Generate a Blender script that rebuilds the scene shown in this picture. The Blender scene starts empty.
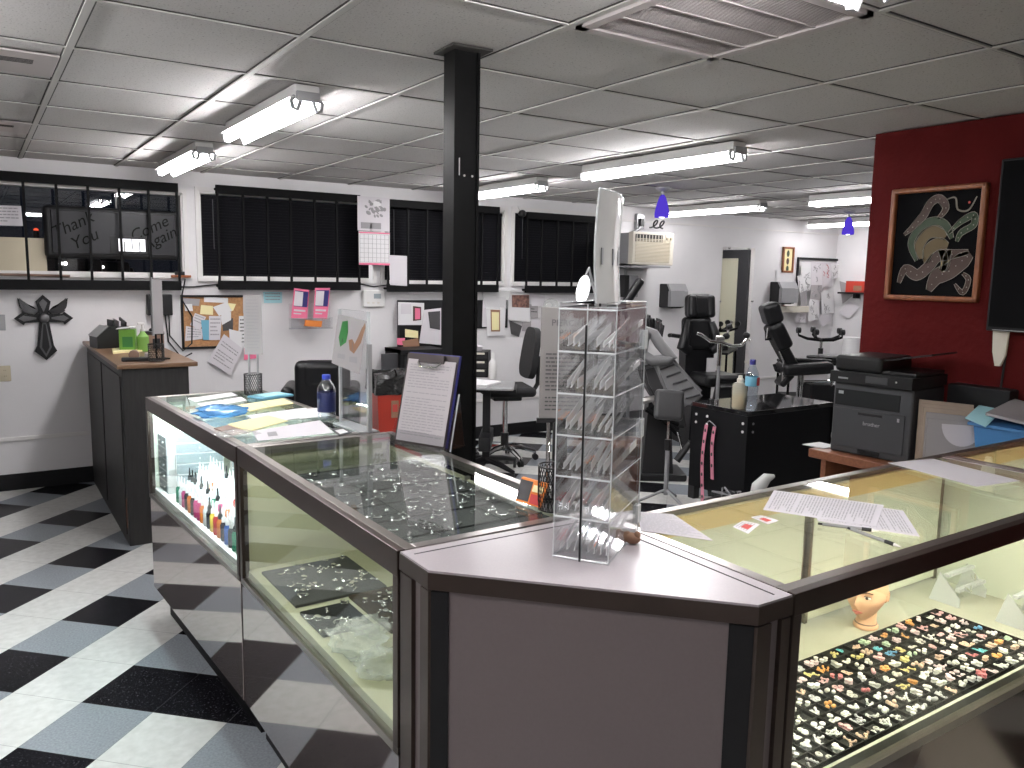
import bpy, bmesh, math, random
from math import sin, cos, pi, radians, sqrt
from mathutils import Vector, Matrix, Euler

# ------------------------------------------------------------------ camera, world, exposure
scn = bpy.context.scene
COL = scn.collection
CZ = 1.685                       # eye height
YAW, PITCH, ROLL = radians(33.5005), radians(7.6965), radians(1.05177)
FPX = 810.70                     # focal length in pixels of a 1024 wide frame
F = Vector((sin(YAW)*cos(PITCH), cos(YAW)*cos(PITCH), -sin(PITCH)))
R0 = Vector((cos(YAW), -sin(YAW), 0)); U0 = R0.cross(F)
RR = R0*cos(ROLL) + U0*sin(ROLL); UU = U0*cos(ROLL) - R0*sin(ROLL)
EYE = Vector((0, 0, CZ))
cd = bpy.data.cameras.new('camera'); co = bpy.data.objects.new('camera', cd); COL.objects.link(co)
cd.sensor_width = 36; cd.lens = FPX/1024*36; cd.clip_start = .02
co.matrix_world = Matrix(((RR.x, UU.x, -F.x, 0), (RR.y, UU.y, -F.y, 0), (RR.z, UU.z, -F.z, CZ), (0, 0, 0, 1)))
scn.camera = co
w = bpy.data.worlds.new('night'); scn.world = w; w.use_nodes = True
w.node_tree.nodes['Background'].inputs[0].default_value = (.010, .012, .018, 1)
w.node_tree.nodes['Background'].inputs[1].default_value = .4
vs = scn.view_settings
vs.view_transform = 'Standard'; vs.look = 'None'; vs.gamma = 1; vs.use_curve_mapping = False
vs.exposure = 0.95
scn.cycles.use_denoising = True
scn.cycles.max_bounces = 10; scn.cycles.transparent_max_bounces = 32
scn.cycles.glossy_bounces = 6; scn.cycles.diffuse_bounces = 5
scn.cycles.sample_clamp_indirect = 4.0
scn.cycles.caustics_reflective = False; scn.cycles.caustics_refractive = False
TUBE_POWER = 42.0
LED_POWER = 150.0

H = 2.457                        # ceiling
YW = 7.0455                      # window wall
XF = 10.03                       # far right wall
XR = 4.04                        # red wall
T = 1.0833                       # counter tops

# ------------------------------------------------------------------ pixel of the photograph -> point on a plane of the room
def ray(x, y): return F + RR*((x-512)/FPX) - UU*((y-384)/FPX)
def on_z(x, y, z): d = ray(x, y); return EYE + d*((z-CZ)/d.z)
def on_y(x, y, v): d = ray(x, y); return EYE + d*(v/d.y)
def on_x(x, y, v): d = ray(x, y); return EYE + d*(v/d.x)
def at_d(x, y, d): return EYE + ray(x, y)*d

# ------------------------------------------------------------------ materials
def newmat(name):
    m = bpy.data.materials.new(name); m.use_nodes = True
    nt = m.node_tree; nt.nodes.clear()
    out = nt.nodes.new('ShaderNodeOutputMaterial')
    return m, nt, out
def pbsdf(nt, col, rough=.5, metal=0, spec=.5):
    b = nt.nodes.new('ShaderNodeBsdfPrincipled')
    b.inputs['Base Color'].default_value = (*col, 1); b.inputs['Roughness'].default_value = rough
    b.inputs['Metallic'].default_value = metal; b.inputs['Specular IOR Level'].default_value = spec
    return b
def mat(name, col, rough=.5, metal=0, spec=.5, noise=0, nscale=20, bump=0, bscale=80, coords='Object'):
    m, nt, out = newmat(name); L = nt.links
    b = pbsdf(nt, col, rough, metal, spec); L.new(b.outputs[0], out.inputs[0])
    if noise or bump:
        tc = nt.nodes.new('ShaderNodeTexCoord')
    if noise:
        n = nt.nodes.new('ShaderNodeTexNoise'); n.inputs['Scale'].default_value = nscale; n.inputs['Detail'].default_value = 5
        L.new(tc.outputs[coords], n.inputs['Vector'])
        r = nt.nodes.new('ShaderNodeValToRGB')
        r.color_ramp.elements[0].position = .3; r.color_ramp.elements[1].position = .7
        r.color_ramp.elements[0].color = (*[c*(1-noise) for c in col], 1)
        r.color_ramp.elements[1].color = (*[min(1, c*(1+noise*.6)) for c in col], 1)
        L.new(n.outputs[0], r.inputs[0]); L.new(r.outputs[0], b.inputs['Base Color'])
    if bump:
        n2 = nt.nodes.new('ShaderNodeTexNoise'); n2.inputs['Scale'].default_value = bscale; n2.inputs['Detail'].default_value = 3
        L.new(tc.outputs[coords], n2.inputs['Vector'])
        bp = nt.nodes.new('ShaderNodeBump'); bp.inputs['Strength'].default_value = bump; bp.inputs['Distance'].default_value = .01
        L.new(n2.outputs[0], bp.inputs['Height']); L.new(bp.outputs[0], b.inputs['Normal'])
    return m
def emit(name, col, s):
    m, nt, out = newmat(name)
    e = nt.nodes.new('ShaderNodeEmission'); e.inputs[0].default_value = (*col, 1); e.inputs[1].default_value = s
    nt.links.new(e.outputs[0], out.inputs[0]); return m
def glass(name, tint=(.93, .96, .94), refl=1.0, rough=.0, ior=1.5, base=0.0):
    m, nt, out = newmat(name); L = nt.links
    t = nt.nodes.new('ShaderNodeBsdfTransparent'); t.inputs[0].default_value = (*tint, 1)
    g = nt.nodes.new('ShaderNodeBsdfGlossy'); g.inputs['Roughness'].default_value = rough; g.inputs[0].default_value = (1, 1, 1, 1)
    g2 = nt.nodes.new('ShaderNodeNewGeometry'); dt = nt.nodes.new('ShaderNodeVectorMath'); dt.operation = 'DOT_PRODUCT'
    L.new(g2.outputs['Normal'], dt.inputs[0]); L.new(g2.outputs['Incoming'], dt.inputs[1])
    def mth(op, a, b=None):
        n = nt.nodes.new('ShaderNodeMath'); n.operation = op
        for i, v in enumerate((a, b)):
            if v is None: continue
            if isinstance(v, (int, float)): n.inputs[i].default_value = v
            else: L.new(v, n.inputs[i])
        return n.outputs[0]
    f0 = ((ior-1)/(ior+1))**2
    sch = mth('ADD', mth('MULTIPLY', mth('POWER', mth('SUBTRACT', 1, mth('ABSOLUTE', dt.outputs['Value'])), 5), 1-f0), f0)   # Schlick reflection, same from both sides
    mu = nt.nodes.new('ShaderNodeMath'); mu.operation = 'MULTIPLY_ADD'; mu.inputs[1].default_value = refl; mu.inputs[2].default_value = base; mu.use_clamp = True
    L.new(sch, mu.inputs[0])
    x = nt.nodes.new('ShaderNodeMixShader'); L.new(mu.outputs[0], x.inputs[0]); L.new(t.outputs[0], x.inputs[1]); L.new(g.outputs[0], x.inputs[2])
    L.new(x.outputs[0], out.inputs[0]); return m
def trans(name, col, amount, rough=.2):
    """clear coloured plastic: part see-through, part body colour"""
    m, nt, out = newmat(name); L = nt.links
    t = nt.nodes.new('ShaderNodeBsdfTransparent'); t.inputs[0].default_value = (*col, 1)
    b = pbsdf(nt, col, rough)
    x = nt.nodes.new('ShaderNodeMixShader'); x.inputs[0].default_value = amount
    L.new(t.outputs[0], x.inputs[1]); L.new(b.outputs[0], x.inputs[2]); L.new(x.outputs[0], out.inputs[0]); return m

def floor_mat():
    m, nt, out = newmat('vinyl_tile'); L = nt.links; N = nt.nodes.new
    b = pbsdf(nt, (.5, .5, .5), .24, spec=.13); L.new(b.outputs[0], out.inputs[0])
    g = N('ShaderNodeNewGeometry'); s = N('ShaderNodeSeparateXYZ'); L.new(g.outputs['Position'], s.inputs[0])
    def M(op, a, bb=None):
        n = N('ShaderNodeMath'); n.operation = op
        for i, v in enumerate((a, bb)):
            if v is None: continue
            if isinstance(v, (int, float)): n.inputs[i].default_value = v
            else: L.new(v, n.inputs[i])
        if op == 'COMPARE': n.inputs[2].default_value = .1
        return n.outputs[0]
    k = 1/(.3128*sqrt(2))
    u = M('SUBTRACT', M('MULTIPLY', M('ADD', s.outputs[0], s.outputs[1]), k), 8.23)
    v = M('ADD', M('MULTIPLY', M('SUBTRACT', s.outputs[0], s.outputs[1]), k), 7.08)
    # behind the counters the rows are laid the other way round
    sw = M('GREATER_THAN', s.outputs[0], 1.9)
    def pick(a, c): return M('ADD', M('MULTIPLY', a, M('SUBTRACT', 1, sw)), M('MULTIPLY', c, sw))
    u, v = pick(u, v), pick(v, u)
    fu = M('FLOOR', u); fv = M('FLOOR', v)
    pu = M('FLOORED_MODULO', fu, 2); pv = M('FLOORED_MODULO', fv, 2)
    # speckle of each tile
    n1 = N('ShaderNodeTexNoise'); n1.inputs['Scale'].default_value = 26; n1.inputs['Detail'].default_value = 6; L.new(g.outputs['Position'], n1.inputs['Vector'])
    n2 = N('ShaderNodeTexNoise'); n2.inputs['Scale'].default_value = 120; n2.inputs['Detail'].default_value = 4; L.new(g.outputs['Position'], n2.inputs['Vector'])
    def ramp(src, p0, c0, p1, c1):
        r = N('ShaderNodeValToRGB'); r.color_ramp.elements[0].position = p0; r.color_ramp.elements[1].position = p1
        r.color_ramp.elements[0].color = (*c0, 1); r.color_ramp.elements[1].color = (*c1, 1); L.new(src, r.inputs[0]); return r.outputs[0]
    white = ramp(n1.outputs[0], .3, (.52, .52, .50), .7, (.62, .62, .60))
    gray = ramp(n2.outputs[0], .3, (.19, .21, .235), .7, (.27, .29, .315))
    black = ramp(n2.outputs[0], .60, (.006, .006, .008), .80, (.10, .10, .11))
    def mix(f, a, c):
        n = N('ShaderNodeMix'); n.data_type = 'RGBA'; L.new(f, n.inputs[0]); L.new(a, n.inputs[6]); L.new(c, n.inputs[7]); return n.outputs[2]
    gb = mix(pu, black, gray)
    # beside the glass cases the white row stops and black/gray tiles carry on
    stop = M('MULTIPLY', M('MULTIPLY', M('COMPARE', fv, 1), M('GREATER_THAN', u, 0)), M('SUBTRACT', 1, sw))
    pv = M('MULTIPLY', pv, M('SUBTRACT', 1, stop))
    c = mix(pv, gb, white)
    # thin seams
    eu = M('ABSOLUTE', M('SUBTRACT', M('FRACT', u), .5)); ev = M('ABSOLUTE', M('SUBTRACT', M('FRACT', v), .5))
    e = M('GREATER_THAN', M('MAXIMUM', eu, ev), .4965)
    sm = N('ShaderNodeMix'); sm.data_type = 'RGBA'; L.new(M('MULTIPLY', e, .55), sm.inputs[0]); L.new(c, sm.inputs[6]); sm.inputs[7].default_value = (.06, .06, .06, 1)
    L.new(sm.outputs[2], b.inputs['Base Color'])
    bp = N('ShaderNodeBump'); bp.inputs['Strength'].default_value = .06; bp.inputs['Distance'].default_value = .01
    n3 = N('ShaderNodeTexNoise'); n3.inputs['Scale'].default_value = 9; L.new(g.outputs['Position'], n3.inputs['Vector'])
    L.new(n3.outputs[0], bp.inputs['Height']); L.new(bp.outputs[0], b.inputs['Normal'])
    return m

def tile_mat():
    m, nt, out = newmat('ceiling_tile'); L = nt.links; N = nt.nodes.new
    b = pbsdf(nt, (.6, .59, .58), .9, spec=.1); L.new(b.outputs[0], out.inputs[0])
    g = N('ShaderNodeNewGeometry')
    n = N('ShaderNodeTexNoise'); n.inputs['Scale'].default_value = 130; n.inputs['Detail'].default_value = 2; L.new(g.outputs['Position'], n.inputs['Vector'])
    r = N('ShaderNodeValToRGB'); r.color_ramp.elements[0].position = .26; r.color_ramp.elements[1].position = .40
    r.color_ramp.elements[0].color = (.30, .29, .285, 1); r.color_ramp.elements[1].color = (.60, .585, .58, 1)
    L.new(n.outputs[0], r.inputs[0]); 
    n2 = N('ShaderNodeTexNoise'); n2.inputs['Scale'].default_value = 1.1; n2.inputs['Detail'].default_value = 3; L.new(g.outputs['Position'], n2.inputs['Vector'])
    r2 = N('ShaderNodeValToRGB'); r2.color_ramp.elements[0].color = (.86, .85, .84, 1); r2.color_ramp.elements[1].color = (1, 1, 1, 1)
    L.new(n2.outputs[0], r2.inputs[0])
    mx = N('ShaderNodeMix'); mx.data_type = 'RGBA'; mx.blend_type = 'MULTIPLY'; mx.inputs[0].default_value = 1
    L.new(r.outputs[0], mx.inputs[6]); L.new(r2.outputs[0], mx.inputs[7]); L.new(mx.outputs[2], b.inputs['Base Color'])
    bp = N('ShaderNodeBump'); bp.inputs['Strength'].default_value = .25; bp.inputs['Distance'].default_value = .006
    L.new(n.outputs[0], bp.inputs['Height']); L.new(bp.outputs[0], b.inputs['Normal']); return m

def wood(name, c0, c1, scale=(1, 12, 12), rough=.4):
    m, nt, out = newmat(name); L = nt.links; N = nt.nodes.new
    b = pbsdf(nt, c0, rough); L.new(b.outputs[0], out.inputs[0])
    tc = N('ShaderNodeTexCoord'); mp = N('ShaderNodeMapping'); mp.inputs['Scale'].default_value = scale; L.new(tc.outputs['Object'], mp.inputs[0])
    n = N('ShaderNodeTexNoise'); n.inputs['Scale'].default_value = 5; n.inputs['Detail'].default_value = 8; n.inputs['Distortion'].default_value = .6; L.new(mp.outputs[0], n.inputs['Vector'])
    r = N('ShaderNodeValToRGB'); r.color_ramp.elements[0].position = .35; r.color_ramp.elements[1].position = .65
    r.color_ramp.elements[0].color = (*c0, 1); r.color_ramp.elements[1].color = (*c1, 1); L.new(n.outputs[0], r.inputs[0]); L.new(r.outputs[0], b.inputs['Base Color'])
    return m

M = dict(
    floor=floor_mat(), tile=tile_mat(),
    grid=mat('grid_bar', (.50, .49, .47), .6), gap=mat('grid_gap', (.05, .047, .045), .9),
    wall=mat('white_wall_paint', (.70, .685, .695), .75, noise=.05, nscale=2, bump=.06, bscale=60),
    walltrim=mat('white_trim', (.70, .68, .67), .5),
    shop=mat('shop_wall', (.16, .14, .135), .9, noise=.1, nscale=3),
    red=mat('red_wall_paint', (.095, .0105, .0105), .7, spec=.04, noise=.15, nscale=4, bump=.35, bscale=30),
    cove=mat('black_vinyl_base', (.007, .007, .008), .6, spec=.2),
    black=mat('black_paint', (.009, .009, .010), .5, spec=.25), iron=mat('black_iron', (.0045, .0045, .005), .65, spec=.12),
    column=mat('black_column_paint', (.0030, .0030, .0033), .5, spec=.12, noise=.4, nscale=12),
    blind=mat('black_blind', (.004, .004, .006), .7, spec=.15),
    leather=mat('black_leather', (.008, .008, .009), .36, spec=.3, bump=.12, bscale=220),
    gleather=mat('gray_leather', (.19, .19, .195), .42, bump=.1, bscale=220),
    dleather=mat('charcoal_leather', (.035, .035, .037), .42, bump=.1, bscale=220),
    fabric=mat('black_fabric', (.011, .011, .012), .85, bump=.2, bscale=400),
    plastic=mat('black_plastic', (.012, .012, .013), .42, spec=.35), dplastic=mat('dark_gray_plastic', (.045, .046, .05), .5),
    printer=mat('printer_gray', (.040, .041, .045), .5, bump=.05, bscale=500),
    chrome=mat('chrome', (.80, .80, .80), .12, 1), steel=mat('brushed_steel', (.42, .40, .39), .35, 1),
    bronze=mat('bronze_aluminium', (.068, .050, .043), .32, .7, noise=.15, nscale=6),
    alu=mat('satin_aluminium', (.52, .48, .46), .28, .9), alud=mat('worn_aluminium', (.30, .275, .25), .32, .9),
    lam=mat('glossy_brown_laminate', (.46, .40, .39), .05, .85), 
    lamtop=mat('gray_laminate_top', (.38, .345, .36), .30, 0, .6, noise=.04, nscale=200),
    lamfront=mat('taupe_laminate', (.138, .113, .113), .38, 0, .5, noise=.03, nscale=120),
    olive=mat('cream_case_lining', (.58, .57, .41), .55), mint=mat('pale_green_lining', (.66, .70, .60), .5),
    deck=mat('gray_green_deck', (.46, .465, .39), .6, noise=.08, nscale=8), yellow=mat('yellow_pine', (.72, .55, .26), .5, noise=.08, nscale=6),
    glass=glass('case_glass'), paneglass=glass('window_glass', (.85, .87, .9), 1.6), acrylic=glass('clear_acrylic', (.975, .98, .985), 1.35, .02, base=.02),
    acrylicedge=trans('acrylic_edge', (.86, .88, .89), .55, .12), mirror=mat('mirror_silver', (.86, .86, .84), .02, 1),
    bagfilm=trans('clear_plastic_bag', (.93, .94, .93), .22, .08), packet=trans('clear_packet', (.97, .97, .97), .42, .25), signgray=mat('sign_gray', (.17, .16, .155), .8), fineink=mat('fine_print', (.40, .39, .40), .8), frontglass=glass('front_glass', refl=.6), lamdark=mat('dark_brown_laminate', (.15, .115, .10), .12, .5),
    paper=mat('white_paper', (.62, .59, .62), .85), paperw=mat('bright_paper', (.70, .69, .70), .8), papergray=mat('gray_paper', (.34, .32, .325), .8), formpaper=mat('form_paper', (.42, .39, .40), .85),
    ypaper=mat('yellow_paper', (.80, .72, .40), .8), bpaper=mat('light_blue_paper', (.35, .62, .68), .8), ppaper=mat('pink_paper', (.75, .16, .28), .7),
    ink=mat('print_ink', (.05, .048, .05), .7), grayink=mat('gray_print', (.30, .29, .30), .8), redink=mat('red_print', (.5, .06, .05), .7),
    cork=mat('cork', (.42, .22, .10), .9, noise=.25, nscale=60), wood=wood('oak_top', (.10, .055, .028), (.17, .095, .05)),
    deskwood=wood('red_brown_desk', (.17, .062, .030), (.23, .09, .045), (2, 14, 14)), blackwood=wood('black_stained_wood', (.007, .0065, .0065), (.016, .015, .015), (10, 10, 1.2), .5),
    framewood=wood('orange_wood_frame', (.20, .062, .022), (.30, .10, .035), (8, 8, 2)), 
    beige=mat('beige_plastic', (.52, .46, .34), .5), offwhite=mat('offwhite_plastic', (.64, .60, .52), .5), white=mat('white_plastic', (.72, .71, .70), .4),
    gray=mat('gray_plastic', (.24, .24, .25), .45), silver=mat('silver_plastic', (.36, .36, .37), .35, .4), sage=mat('drawer_gray', (.30, .34, .36), .35),
    redbin=mat('red_plastic', (.42, .035, .018), .45), trashbag=mat('black_trash_bag', (.012, .012, .012), .22, bump=1, bscale=30),
    blue=mat('blue_plastic', (.06, .20, .44), .5), skin=mat('mannequin_skin', (.80, .49, .32), .42), lips=mat('mannequin_lips', (.55, .18, .14), .5),
    eye=mat('painted_eye', (.06, .04, .03), .3), foam=mat('black_foam', (.013, .013, .012), .95, bump=.3, bscale=300), brownfoam=mat('brown_foam', (.055, .038, .022), .95),
    grayfoam=mat('gray_tray', (.075, .075, .075), .8), silverjewel=mat('silver_jewellery', (.80, .80, .80), .2, .9),
    oliveplastic=mat('olive_plastic', (.085, .092, .062), .4), green=mat('green_box', (.13, .32, .04), .4), liquid=trans('green_liquid', (.35, .62, .18), .6),
    brown=mat('brown_panel', (.19, .12, .09), .5), pewter=mat('pewter', (.13, .13, .135), .36, .8), water=glass('water_bottle_plastic', (.86, .91, .96), 1.6, .03, base=.06),
    bluecap=mat('blue_cap', (.03, .06, .45), .35), bluelabel=mat('blue_label', (.006, .012, .075), .4), redlabel=mat('red_label', (.5, .05, .05), .4), cyanlabel=mat('cyan_label', (.14, .36, .48), .4),
    whitecap=mat('white_cap', (.8, .8, .8), .4), milky=trans('milky_plastic', (.82, .80, .70), .32), soap=mat('amber_soap', (.50, .37, .15), .4),
    tube=emit('fluorescent_tube', (1.0, .98, .99), TUBE_POWER), weaktube=emit('weaker_fluorescent_tube', (1.0, .98, .99), TUBE_POWER*.55), led=emit('led_strip', (.82, .95, 1.0), LED_POWER), warm=emit('warm_strip', (1.0, .89, .68), 95), dim=emit('fill_strip', (1.0, .95, .78), 19),
    lampon=emit('lamp_lens', (.92, .96, 1), 9), purple=emit('lit_purple_glass', (.075, .04, .50), .62), bulb=emit('pendant_bulb', (.75, .72, 1), 4), headl=emit('headlight', (1, .95, .85), 4),
    taill=emit('tail_light', (1, .10, .04), 1), ledsign=emit('led_panel', (.95, .95, 1), 1.2), glow=emit('display_screen', (.75, .8, .85), .5),
    signback=mat('sign_back_plastic', (.019, .019, .022), .4, spec=.3), signtext=mat('sign_letters', (.004, .004, .004), .7, spec=.1), night=mat('asphalt', (.03, .03, .03), .9),
    cream=mat('cream_door', (.62, .60, .47), .6), darkframe=mat('dark_door_frame', (.035, .035, .04), .4), gold=mat('old_gold_paint', (.40, .28, .10), .5), artgreen=mat('dark_green_paint', (.035, .060, .030), .6),
    artgold=mat('dull_gold_paint', (.12, .085, .034), .6), artline=mat('pale_outline_paint', (.30, .28, .24), .6), artbrown=mat('brown_paint', (.062, .034, .026), .6), canvas=mat('black_velvet', (.005, .005, .006), .9, spec=.1),
    pinkdot=mat('pink_strap', (.62, .22, .30), .8), navy=mat('navy_plastic', (.02, .02, .13), .4), clip=mat('dark_clip', (.06, .05, .05), .3, .7), manila=mat('manila_folder', (.42, .33, .26), .8, noise=.1, nscale=8),
    orange=mat('orange_card', (.72, .22, .04), .6), photo=mat('portrait_photo', (.20, .10, .08), .5, noise=.9, nscale=30), meshmetal=mat('black_wire_mesh', (.018, .018, .018), .4, .5), bluebag=trans('blue_plastic_bag', (.16, .42, .72), .6),
    vent=mat('painted_vent', (.46, .42, .415), .6), grille=mat('vent_blades', (.12, .105, .105), .7), leaf=mat('leaf_green', (.03, .17, .04), .6), tan=mat('tan_print', (.26, .14, .085), .7),
    pinklotion=mat('pale_gray_figure', (.55, .56, .55), .6),
)
JC = [(.80, .80, .78), (.72, .70, .66), (.74, .44, .46), (.78, .56, .44), (.14, .52, .62), (.76, .66, .28), (.50, .66, .50), (.62, .20, .22), (.86, .84, .86), (.78, .38, .12), (.62, .62, .65), (.78, .62, .66), (.14, .36, .62)]
JN = ['white', 'ivory', 'pink', 'peach', 'turquoise', 'yellow', 'pale green', 'red', 'pearly', 'orange', 'silver gray', 'rose', 'blue']
JM = [mat('plug_'+n.replace(' ', '_'), c, .3) for n, c in zip(JN, JC)]

# ------------------------------------------------------------------ mesh builder
class MB:
    def __init__(s): s.bm = bmesh.new(); s.bev = False
    def _xf(s, vs, rot, loc):
        m = Matrix.Translation(loc) @ (Euler(rot).to_matrix().to_4x4() if not isinstance(rot, Matrix) else rot.to_4x4())
        bmesh.ops.transform(s.bm, matrix=m, verts=vs)
    def box(s, c, d, rot=(0, 0, 0), bev=0, seg=2):
        g = bmesh.ops.create_cube(s.bm, size=1); v = g['verts']
        bmesh.ops.scale(s.bm, vec=d, verts=v)
        if bev:
            s.bev = True
            e = list({e for q in v for e in q.link_edges})
            r = bmesh.ops.bevel(s.bm, geom=e, offset=min(bev, min(d)*.49), segments=seg, affect='EDGES', profile=.5)
            v = list({q for f in r['faces'] for q in f.verts} | {q for q in v if q.is_valid})
            st = list(v); seen = set(st)
            while st:
                q = st.pop()
                for e in q.link_edges:
                    o = e.other_vert(q)
                    if o not in seen: seen.add(o); st.append(o)
            v = list(seen)
        s._xf(v, rot, c); return s
    def mm(s, a, b, bev=0, seg=2):
        a = Vector(a); b = Vector(b); return s.box((a+b)/2, [abs(t) for t in (b-a)], bev=bev, seg=seg)
    def cyl(s, p0, p1, r, r1=None, n=16):
        p0 = Vector(p0); p1 = Vector(p1); d = p1-p0; q = d.to_track_quat('Z', 'Y').to_matrix()
        g = bmesh.ops.create_cone(s.bm, cap_ends=True, cap_tris=False, segments=n, radius1=r, radius2=r if r1 is None else r1, depth=d.length)
        s._xf(g['verts'], q, (p0+p1)/2); return s
    def ball(s, c, r, n=12, rot=(0, 0, 0)):
        g = bmesh.ops.create_uvsphere(s.bm, u_segments=n, v_segments=max(6, n*2//3), radius=1)
        if isinstance(r, (int, float)): r = (r, r, r)
        bmesh.ops.scale(s.bm, vec=r, verts=g['verts']); s._xf(g['verts'], rot, c); return s
    def lathe(s, prof, c=(0, 0, 0), n=20, axis=None):
        rings = []
        for r, z in prof:
            rings.append([s.bm.verts.new((r*cos(2*pi*i/n), r*sin(2*pi*i/n), z)) for i in range(n)] if r > 1e-6 else [s.bm.verts.new((0, 0, z))])
        for a, b in zip(rings, rings[1:]):
            for i in range(n):
                j = (i+1) % n
                if len(a) == 1 and len(b) == 1: continue
                if len(a) == 1: s.bm.faces.new((a[0], b[j], b[i]))
                elif len(b) == 1: s.bm.faces.new((a[i], a[j], b[0]))
                else: s.bm.faces.new((a[i], a[j], b[j], b[i]))
        v = [q for r in rings for q in r]
        s._xf(v, axis if axis is not None else (0, 0, 0), c); return s
    def prism(s, pts, h, M4=None, hole=None):
        """polygon in local xy extruded from z=0 to z=h"""
        a = [s.bm.verts.new((x, y, 0)) for x, y in pts]; b = [s.bm.verts.new((x, y, h)) for x, y in pts]
        n = len(pts)
        s.bm.faces.new(a[::-1]); s.bm.faces.new(b)
        for i in range(n): s.bm.faces.new((a[i], a[(i+1) % n], b[(i+1) % n], b[i]))
        if M4 is not None: bmesh.ops.transform(s.bm, matrix=M4, verts=a+b)
        return s
    def tube(s, pts, r, n=8, close=False):
        P = [Vector(p) for p in pts]; rings = []; up = None
        for i, p in enumerate(P):
            if close: t = (P[(i+1) % len(P)]-P[i-1])
            else: t = (P[min(i+1, len(P)-1)]-P[max(i-1, 0)])
            t.normalize()
            if up is None: up = t.orthogonal()
            up = (up - t*up.dot(t)).normalized(); sd = t.cross(up)
            rr = r[i] if isinstance(r, (list, tuple)) else r
            rings.append([s.bm.verts.new(p+(up*cos(2*pi*k/n)+sd*sin(2*pi*k/n))*rr) for k in range(n)])
        m = len(rings)
        for i in range(m if close else m-1):
            a, b = rings[i], rings[(i+1) % m]
            for k in range(n): s.bm.faces.new((a[k], a[(k+1) % n], b[(k+1) % n], b[k]))
        if not close: s.bm.faces.new(rings[0][::-1]); s.bm.faces.new(rings[-1])
        return s
    def face(s, pts): s.bm.faces.new([s.bm.verts.new(p) for p in pts]); return s
    def slab(s, quad, th, n=None):
        """four points + thickness along n"""
        q = [Vector(p) for p in quad]
        nn = (q[1]-q[0]).cross(q[3]-q[0]).normalized() if n is None else Vector(n)
        a = [s.bm.verts.new(p) for p in q]; b = [s.bm.verts.new(p+nn*th) for p in q]
        s.bm.faces.new(a[::-1]); s.bm.faces.new(b); k = len(q)
        for i in range(k): s.bm.faces.new((a[i], a[(i+1) % k], b[(i+1) % k], b[i]))
        return s
    def grid(s, fn, nu, nv):
        V = [[s.bm.verts.new(fn(i/nu, j/nv)) for j in range(nv+1)] for i in range(nu+1)]
        for i in range(nu):
            for j in range(nv): s.bm.faces.new((V[i][j], V[i+1][j], V[i+1][j+1], V[i][j+1]))
        return s
    def build(s, name, m, parent=None, loc=None, rot=None, smooth=True):
        bmesh.ops.recalc_face_normals(s.bm, faces=s.bm.faces)
        me = bpy.data.meshes.new(name); s.bm.to_mesh(me); s.bm.free()
        me.materials.append(M[m] if isinstance(m, str) else m)
        if smooth:
            for p in me.polygons: p.use_smooth = True
            me.set_sharp_from_angle(angle=radians(38))
        o = bpy.data.objects.new(name, me); COL.objects.link(o)
        if s.bev and smooth: wn = o.modifiers.new('weighted_normals', 'WEIGHTED_NORMAL'); wn.keep_sharp = True; wn.weight = 100
        if parent is not None: o.parent = parent
        if loc is not None: o.location = loc
        if rot is not None: o.rotation_euler = rot
        return o
def tag(o, label, cat, group=None, kind=None):
    o['label'] = label; o['category'] = cat
    if group: o['group'] = group
    if kind: o['kind'] = kind
    return o
def thing(name, label, cat, loc=(0, 0, 0), rz=0, group=None):
    o = bpy.data.objects.new(name, None); COL.objects.link(o); o.empty_display_size = .05
    o.location = loc; o.rotation_euler = (0, 0, rz) if isinstance(rz, (int, float)) else rz
    return tag(o, label, cat, group)
def solo(name, mb, m, label, cat, loc=(0, 0, 0), rot=(0, 0, 0), group=None):
    return tag(mb.build(name, m, None, loc, rot), label, cat, group)
def struct(name, mb, m, parent=None, smooth=False):
    o = mb.build(name, m, parent, smooth=smooth)
    if parent is None: o['kind'] = 'structure'
    return o
def kids(root): return [o for o in bpy.data.objects if o.parent is root]
def dup(root, loc, rot=None, label=None):
    c = root.copy(); COL.objects.link(c); c.location = loc
    if rot is not None: c.rotation_euler = rot if not isinstance(rot, (int, float)) else (0, 0, rot)
    if label: c['label'] = label
    for ch in kids(root):
        d = ch.copy(); COL.objects.link(d); d.parent = c
        for g in kids(ch):
            e = g.copy(); COL.objects.link(e); e.parent = d
    return c
def text(s, size, m, name, parent, M4, depth=.0006, align='CENTER', shear=0):
    cu = bpy.data.curves.new(name, 'FONT'); cu.body = s; cu.size = size; cu.extrude = depth; cu.align_x = align; cu.align_y = 'CENTER'; cu.shear = shear
    cu.resolution_u = 3
    tmp = bpy.data.objects.new('tmp', cu); COL.objects.link(tmp)
    me = bpy.data.meshes.new_from_object(tmp); bpy.data.objects.remove(tmp); bpy.data.curves.remove(cu)
    me.name = name; me.transform(M4); me.materials.clear(); me.materials.append(M[m] if isinstance(m, str) else m)
    o = bpy.data.objects.new(name, me); COL.objects.link(o); o.parent = parent; return o
def T4(loc, rot=(0, 0, 0)): return Matrix.Translation(loc) @ Euler(rot).to_matrix().to_4x4()
WALLROT = (pi/2, 0, 0)            # local x -> +X, y -> +Z, normal -> -Y
def lerp4(q, u, v):
    a = q[0].lerp(q[1], u); b = q[3].lerp(q[2], u); return a.lerp(b, v)
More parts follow.
